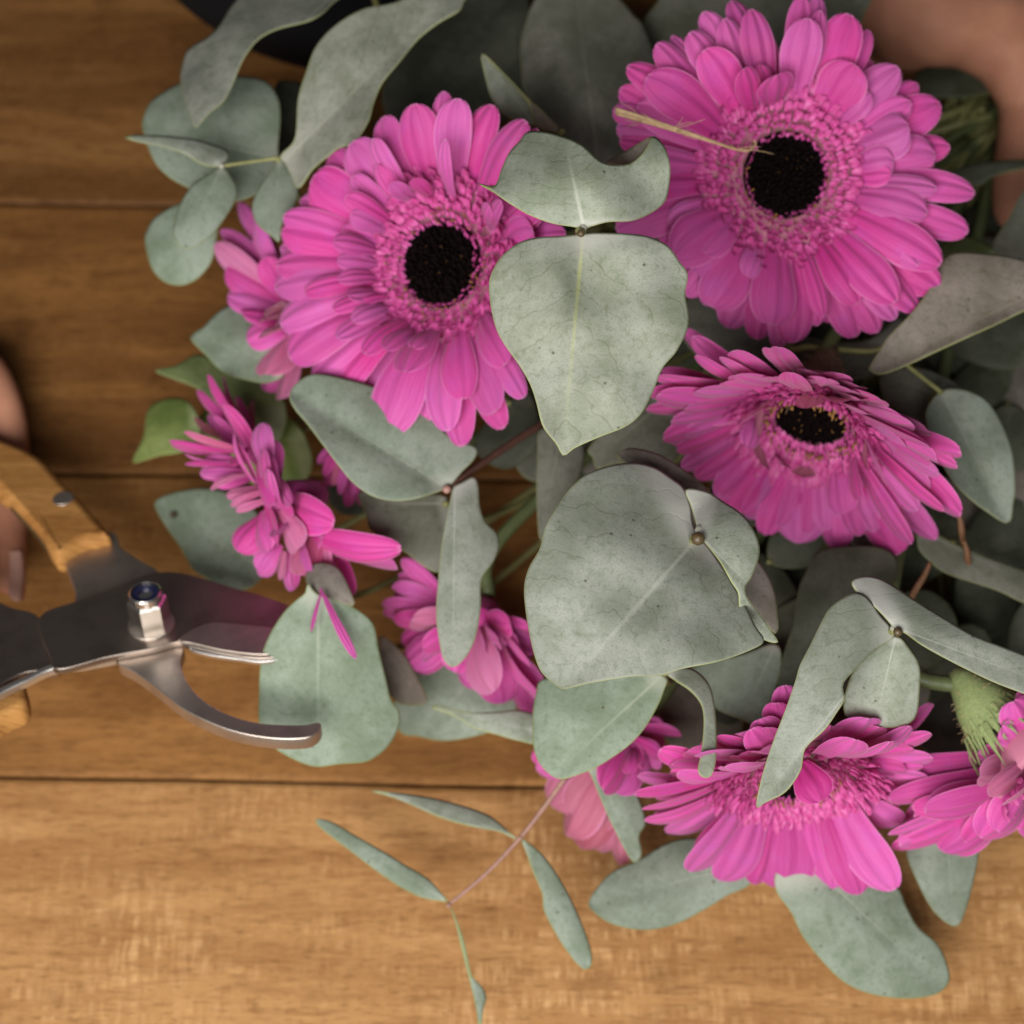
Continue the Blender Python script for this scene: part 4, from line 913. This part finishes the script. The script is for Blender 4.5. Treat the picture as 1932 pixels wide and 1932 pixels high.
plate('lit_edge', "360,1218 400,1227 450,1234 500,1239 560,1228 562,1234 500,1248 450,1243 400,1236 362,1226", -0.0006, 0.0016, [M['lit_steel']], bl, 0.0003)  # pale strip painting the light along the blade's lower edge
hk = plate('hook_blade', "223,1246 290,1226 344,1220 340,1246 352,1285 383,1320 430,1347 488,1363 566,1367 603,1362 601,1378 576,1392 508,1392 430,1376 352,1341 293,1296 254,1268", -0.0030, 0.0055, [M['steel']], sh, 0.0005)
tg = plate('tang', "207,1003 228,1031 262,1055 300,1080 290,1120 230,1150 148,1140 141,1113 117,1050 105,1040", -0.0030, 0.0040, [M['steel']], sh, 0.0005)
hd = plate('handle', "-90,795 0,824 70,855 117,902 168,956 207,1003 190,1012 150,1022 105,1044 74,996 39,956 0,921 -90,872", 0.0022, 0.0115, [M['handle']], sh, 0.0036)
plate('handle_seam', "-90,874 0,925 37,958 72,998 100,1040 92,1040 66,1004 30,966 -4,934 -90,884", -0.004, 0.003, [M['bud']], hd, 0.0004)
def ngon(parent, name, px, py, off, r, hgt, sides, mat, inner=0.0, bev=0.0):
    c0 = onplane(px, py, SC, SN)+SN*off; x = SN.cross(Vector((0, 1, 0))).normalized(); y = SN.cross(x); V = []; F = []
    rings = [(r, 0), (r, hgt-bev), (r-bev, hgt)]
    if inner: rings += [(inner, hgt), (inner, hgt*0.45)]
    for (rr, z) in rings:
        for q in range(sides):
            a = 2*math.pi*q/sides+0.35; V.append(c0+(x*math.cos(a)+y*math.sin(a))*rr+SN*z)
    m = len(rings)
    for i in range(m-1):
        for q in range(sides): F.append((i*sides+q, i*sides+(q+1) % sides, (i+1)*sides+(q+1) % sides, (i+1)*sides+q))
    F.append(tuple((m-1)*sides+q for q in range(sides))); F.append(tuple(range(sides))[::-1])
    return obj(name, V, F, mat, parent, smooth=False)
nut = ngon(sh, 'pivot_nut', 286, 1178, 0.0, 0.0068, 0.0125, 6, M['chrome'], 0, 0.0009)
ngon(nut, 'nut_collar', 286, 1178, 0.0126, 0.0056, 0.0030, 24, M['chrome'], 0.0048, 0.0006)
ngon(nut, 'nut_insert', 286, 1178, 0.0127, 0.0047, 0.0022, 24, M['navy'], 0.0026, 0.0003)
ngon(nut, 'washer', 286, 1178, -0.0003, 0.0080, 0.0010, 28, M['steel'], 0, 0.0002)
ngon(hd, 'rivet', 121, 949, 0.0016, 0.0040, 0.0009, 20, M['steel'], 0, 0.0003)
plate('tang', "-90,1120 -20,1128 20,1145 74,1164 92,1236 110,1262 60,1266 20,1280 -90,1340 -90,1200", -0.0034, 0.0040, [M['dsteel']], sh, 0.0005)
plate('lit_tang_edge', "225,1240 160,1253 98,1262 50,1284 12,1302 -60,1340 -60,1330 10,1292 50,1274 98,1252 160,1244", -0.0020, 0.0034, [M['lit_steel']], sh, 0.0005)  # pale strip for the lit thickness of the tang plate
plate('handle', "-120,1330 -60,1280 16,1244 39,1269 49,1304 43,1328 0,1351 -120,1430", -0.0060, 0.0110, [M['handle']], sh, 0.0024)

# ------------------------------------------------------------------ person: two hands and a black sleeve
def blob(chains, voxel):
    bm = bmesh.new()
    for ch in chains:
        c = catmull([q[0] for q in ch], 6); rad = []
        for i in range(len(c)):
            t = i/6; k = min(int(t), len(ch)-2); rad.append(ch[k][1]+(ch[k+1][1]-ch[k][1])*(t-k))
        for p, r in zip(c, rad):
            bmesh.ops.create_icosphere(bm, subdivisions=3, radius=r, matrix=Matrix.Translation(p))
    me = bpy.data.meshes.new('tmp'); bm.to_mesh(me); bm.free()
    o = bpy.data.objects.new('tmp', me); COL.objects.link(o)
    m = o.modifiers.new('r', 'REMESH'); m.mode = 'VOXEL'; m.voxel_size = voxel
    s2 = o.modifiers.new('s', 'SMOOTH'); s2.iterations = 10; s2.factor = 0.5
    dg = bpy.context.evaluated_depsgraph_get(); ev = o.evaluated_get(dg); m2 = ev.to_mesh()
    V = [v.co.copy() for v in m2.vertices]; F = [tuple(q.vertices) for q in m2.polygons]
    ev.to_mesh_clear(); bpy.data.objects.remove(o); bpy.data.meshes.remove(me)
    return V, F
pr = thing('person', 'person in black sleeves gripping the bouquet stems and holding the shears', 'person', P(1000, -260, 0.0))
def ch(*a): return [(P(x, y, hh), r) for (x, y, hh, r) in a]
grip = [ch((1560, -330, 0.075, 0.024), (1660, -190, 0.072, 0.024), (1750, -90, 0.068, 0.025)),
        ch((1690, -110, 0.070, 0.024), (1740, -20, 0.070, 0.023), (1715, 55, 0.062, 0.0175)),
        ch((1650, 0, 0.068, 0.018), (1760, 42, 0.070, 0.0180), (1850, 45, 0.068, 0.0165), (1910, 60, 0.064, 0.0165)),
        ch((1750, -90, 0.066, 0.024), (1830, -15, 0.064, 0.021), (1890, 55, 0.060, 0.015)),
        ch((1830, -100, 0.066, 0.022), (1920, -20, 0.062, 0.020), (1950, 80, 0.058, 0.014)),
        ch((1830, 62, 0.066, 0.0150), (1895, 95, 0.064, 0.0150), (1935, 160, 0.060, 0.0135)),
        ch((1880, 30, 0.060, 0.016), (1940, 120, 0.058, 0.0135), (1938, 230, 0.054, 0.0118), (1922, 330, 0.050, 0.0108), (1915, 395, 0.047, 0.0090)),
        ch((1740, 0, 0.060, 0.016), (1690, 60, 0.046, 0.0105), (1660, 150, 0.030, 0.0095), (1700, 235, 0.018, 0.0088), (1755, 260, 0.018, 0.0078)),
        ch((1700, -40, 0.060, 0.016), (1640, 30, 0.044, 0.0105), (1605, 120, 0.028, 0.0095), (1650, 215, 0.016, 0.0088), (1705, 250, 0.016, 0.0076)),
        ch((1670, -70, 0.060, 0.015), (1595, -5, 0.042, 0.010), (1555, 90, 0.026, 0.0092), (1600, 185, 0.015, 0.0084), (1655, 225, 0.015, 0.0074)),
        ch((1640, -100, 0.060, 0.014), (1560, -40, 0.042, 0.009), (1520, 50, 0.026, 0.0082), (1560, 135, 0.015, 0.0076), (1605, 170, 0.015, 0.0068))]
V, F = blob(grip, 0.0019); obj('hand', V, F, M['skin'], pr)
cut = [ch((-420, 980, 0.055, 0.024), (-300, 960, 0.052, 0.023), (-200, 930, 0.048, 0.022)),
       ch((-220, 860, 0.046, 0.019), (-140, 820, 0.040, 0.016)), ch((-240, 1040, 0.05, 0.020), (-170, 1120, 0.054, 0.014)),
       ch((-150, 740, 0.040, 0.0125), (-50, 690, 0.024, 0.0098), (4, 770, 0.017, 0.0088), (20, 880, 0.0125, 0.0080), (16, 1000, 0.0160, 0.0076), (20, 1095, 0.0215, 0.0062)),
       ch((-180, 800, 0.040, 0.0125), (-100, 760, 0.030, 0.0098), (-56, 840, 0.022, 0.0090), (-50, 940, 0.017, 0.0082), (-52, 1030, 0.018, 0.0076), (-46, 1120, 0.021, 0.0062)),
       ch((-210, 850, 0.042, 0.012), (-170, 800, 0.032, 0.0095), (-130, 880, 0.022, 0.0088), (-122, 970, 0.018, 0.0080), (-118, 1060, 0.019, 0.0062)),
       ch((-240, 880, 0.042, 0.011), (-230, 840, 0.032, 0.0085), (-195, 920, 0.022, 0.0080), (-185, 1000, 0.018, 0.0072), (-178, 1070, 0.019, 0.0058)),
       ch((-190, 1090, 0.056, 0.0135), (-120, 1150, 0.066, 0.0115), (-65, 1190, 0.072, 0.0100), (-36, 1230, 0.073, 0.0086), (-28, 1268, 0.072, 0.0072))]
V, F = blob(cut, 0.0017); hh = obj('hand', V, F, M['skin'], pr)
V, F, U = petal_geo(P(38, 1040, 0.0262), P(37, 1134, 0.0262), Vector((0.75, -0.1, 0.65)).normalized(), 0.0075, arch=0.04, cup=0.5, notch=False, base=0.85, sharp=5)
obj('fingernail', V, F, M['nail'], hh, uvs=U)
sl = [ch((250, -700, 0.16, 0.070), (430, -480, 0.11, 0.078), (622, -228, 0.080, 0.0800), (900, -330, 0.085, 0.062), (1250, -370, 0.085, 0.050), (1560, -330, 0.078, 0.036))]
V, F = blob(sl, 0.006)
V = [v+(v-P(640, -262, 0.075)).normalized()*0.0025*noise.noise(v*28) for v in V]
obj('sleeve', V, F, M['cloth'], pr)
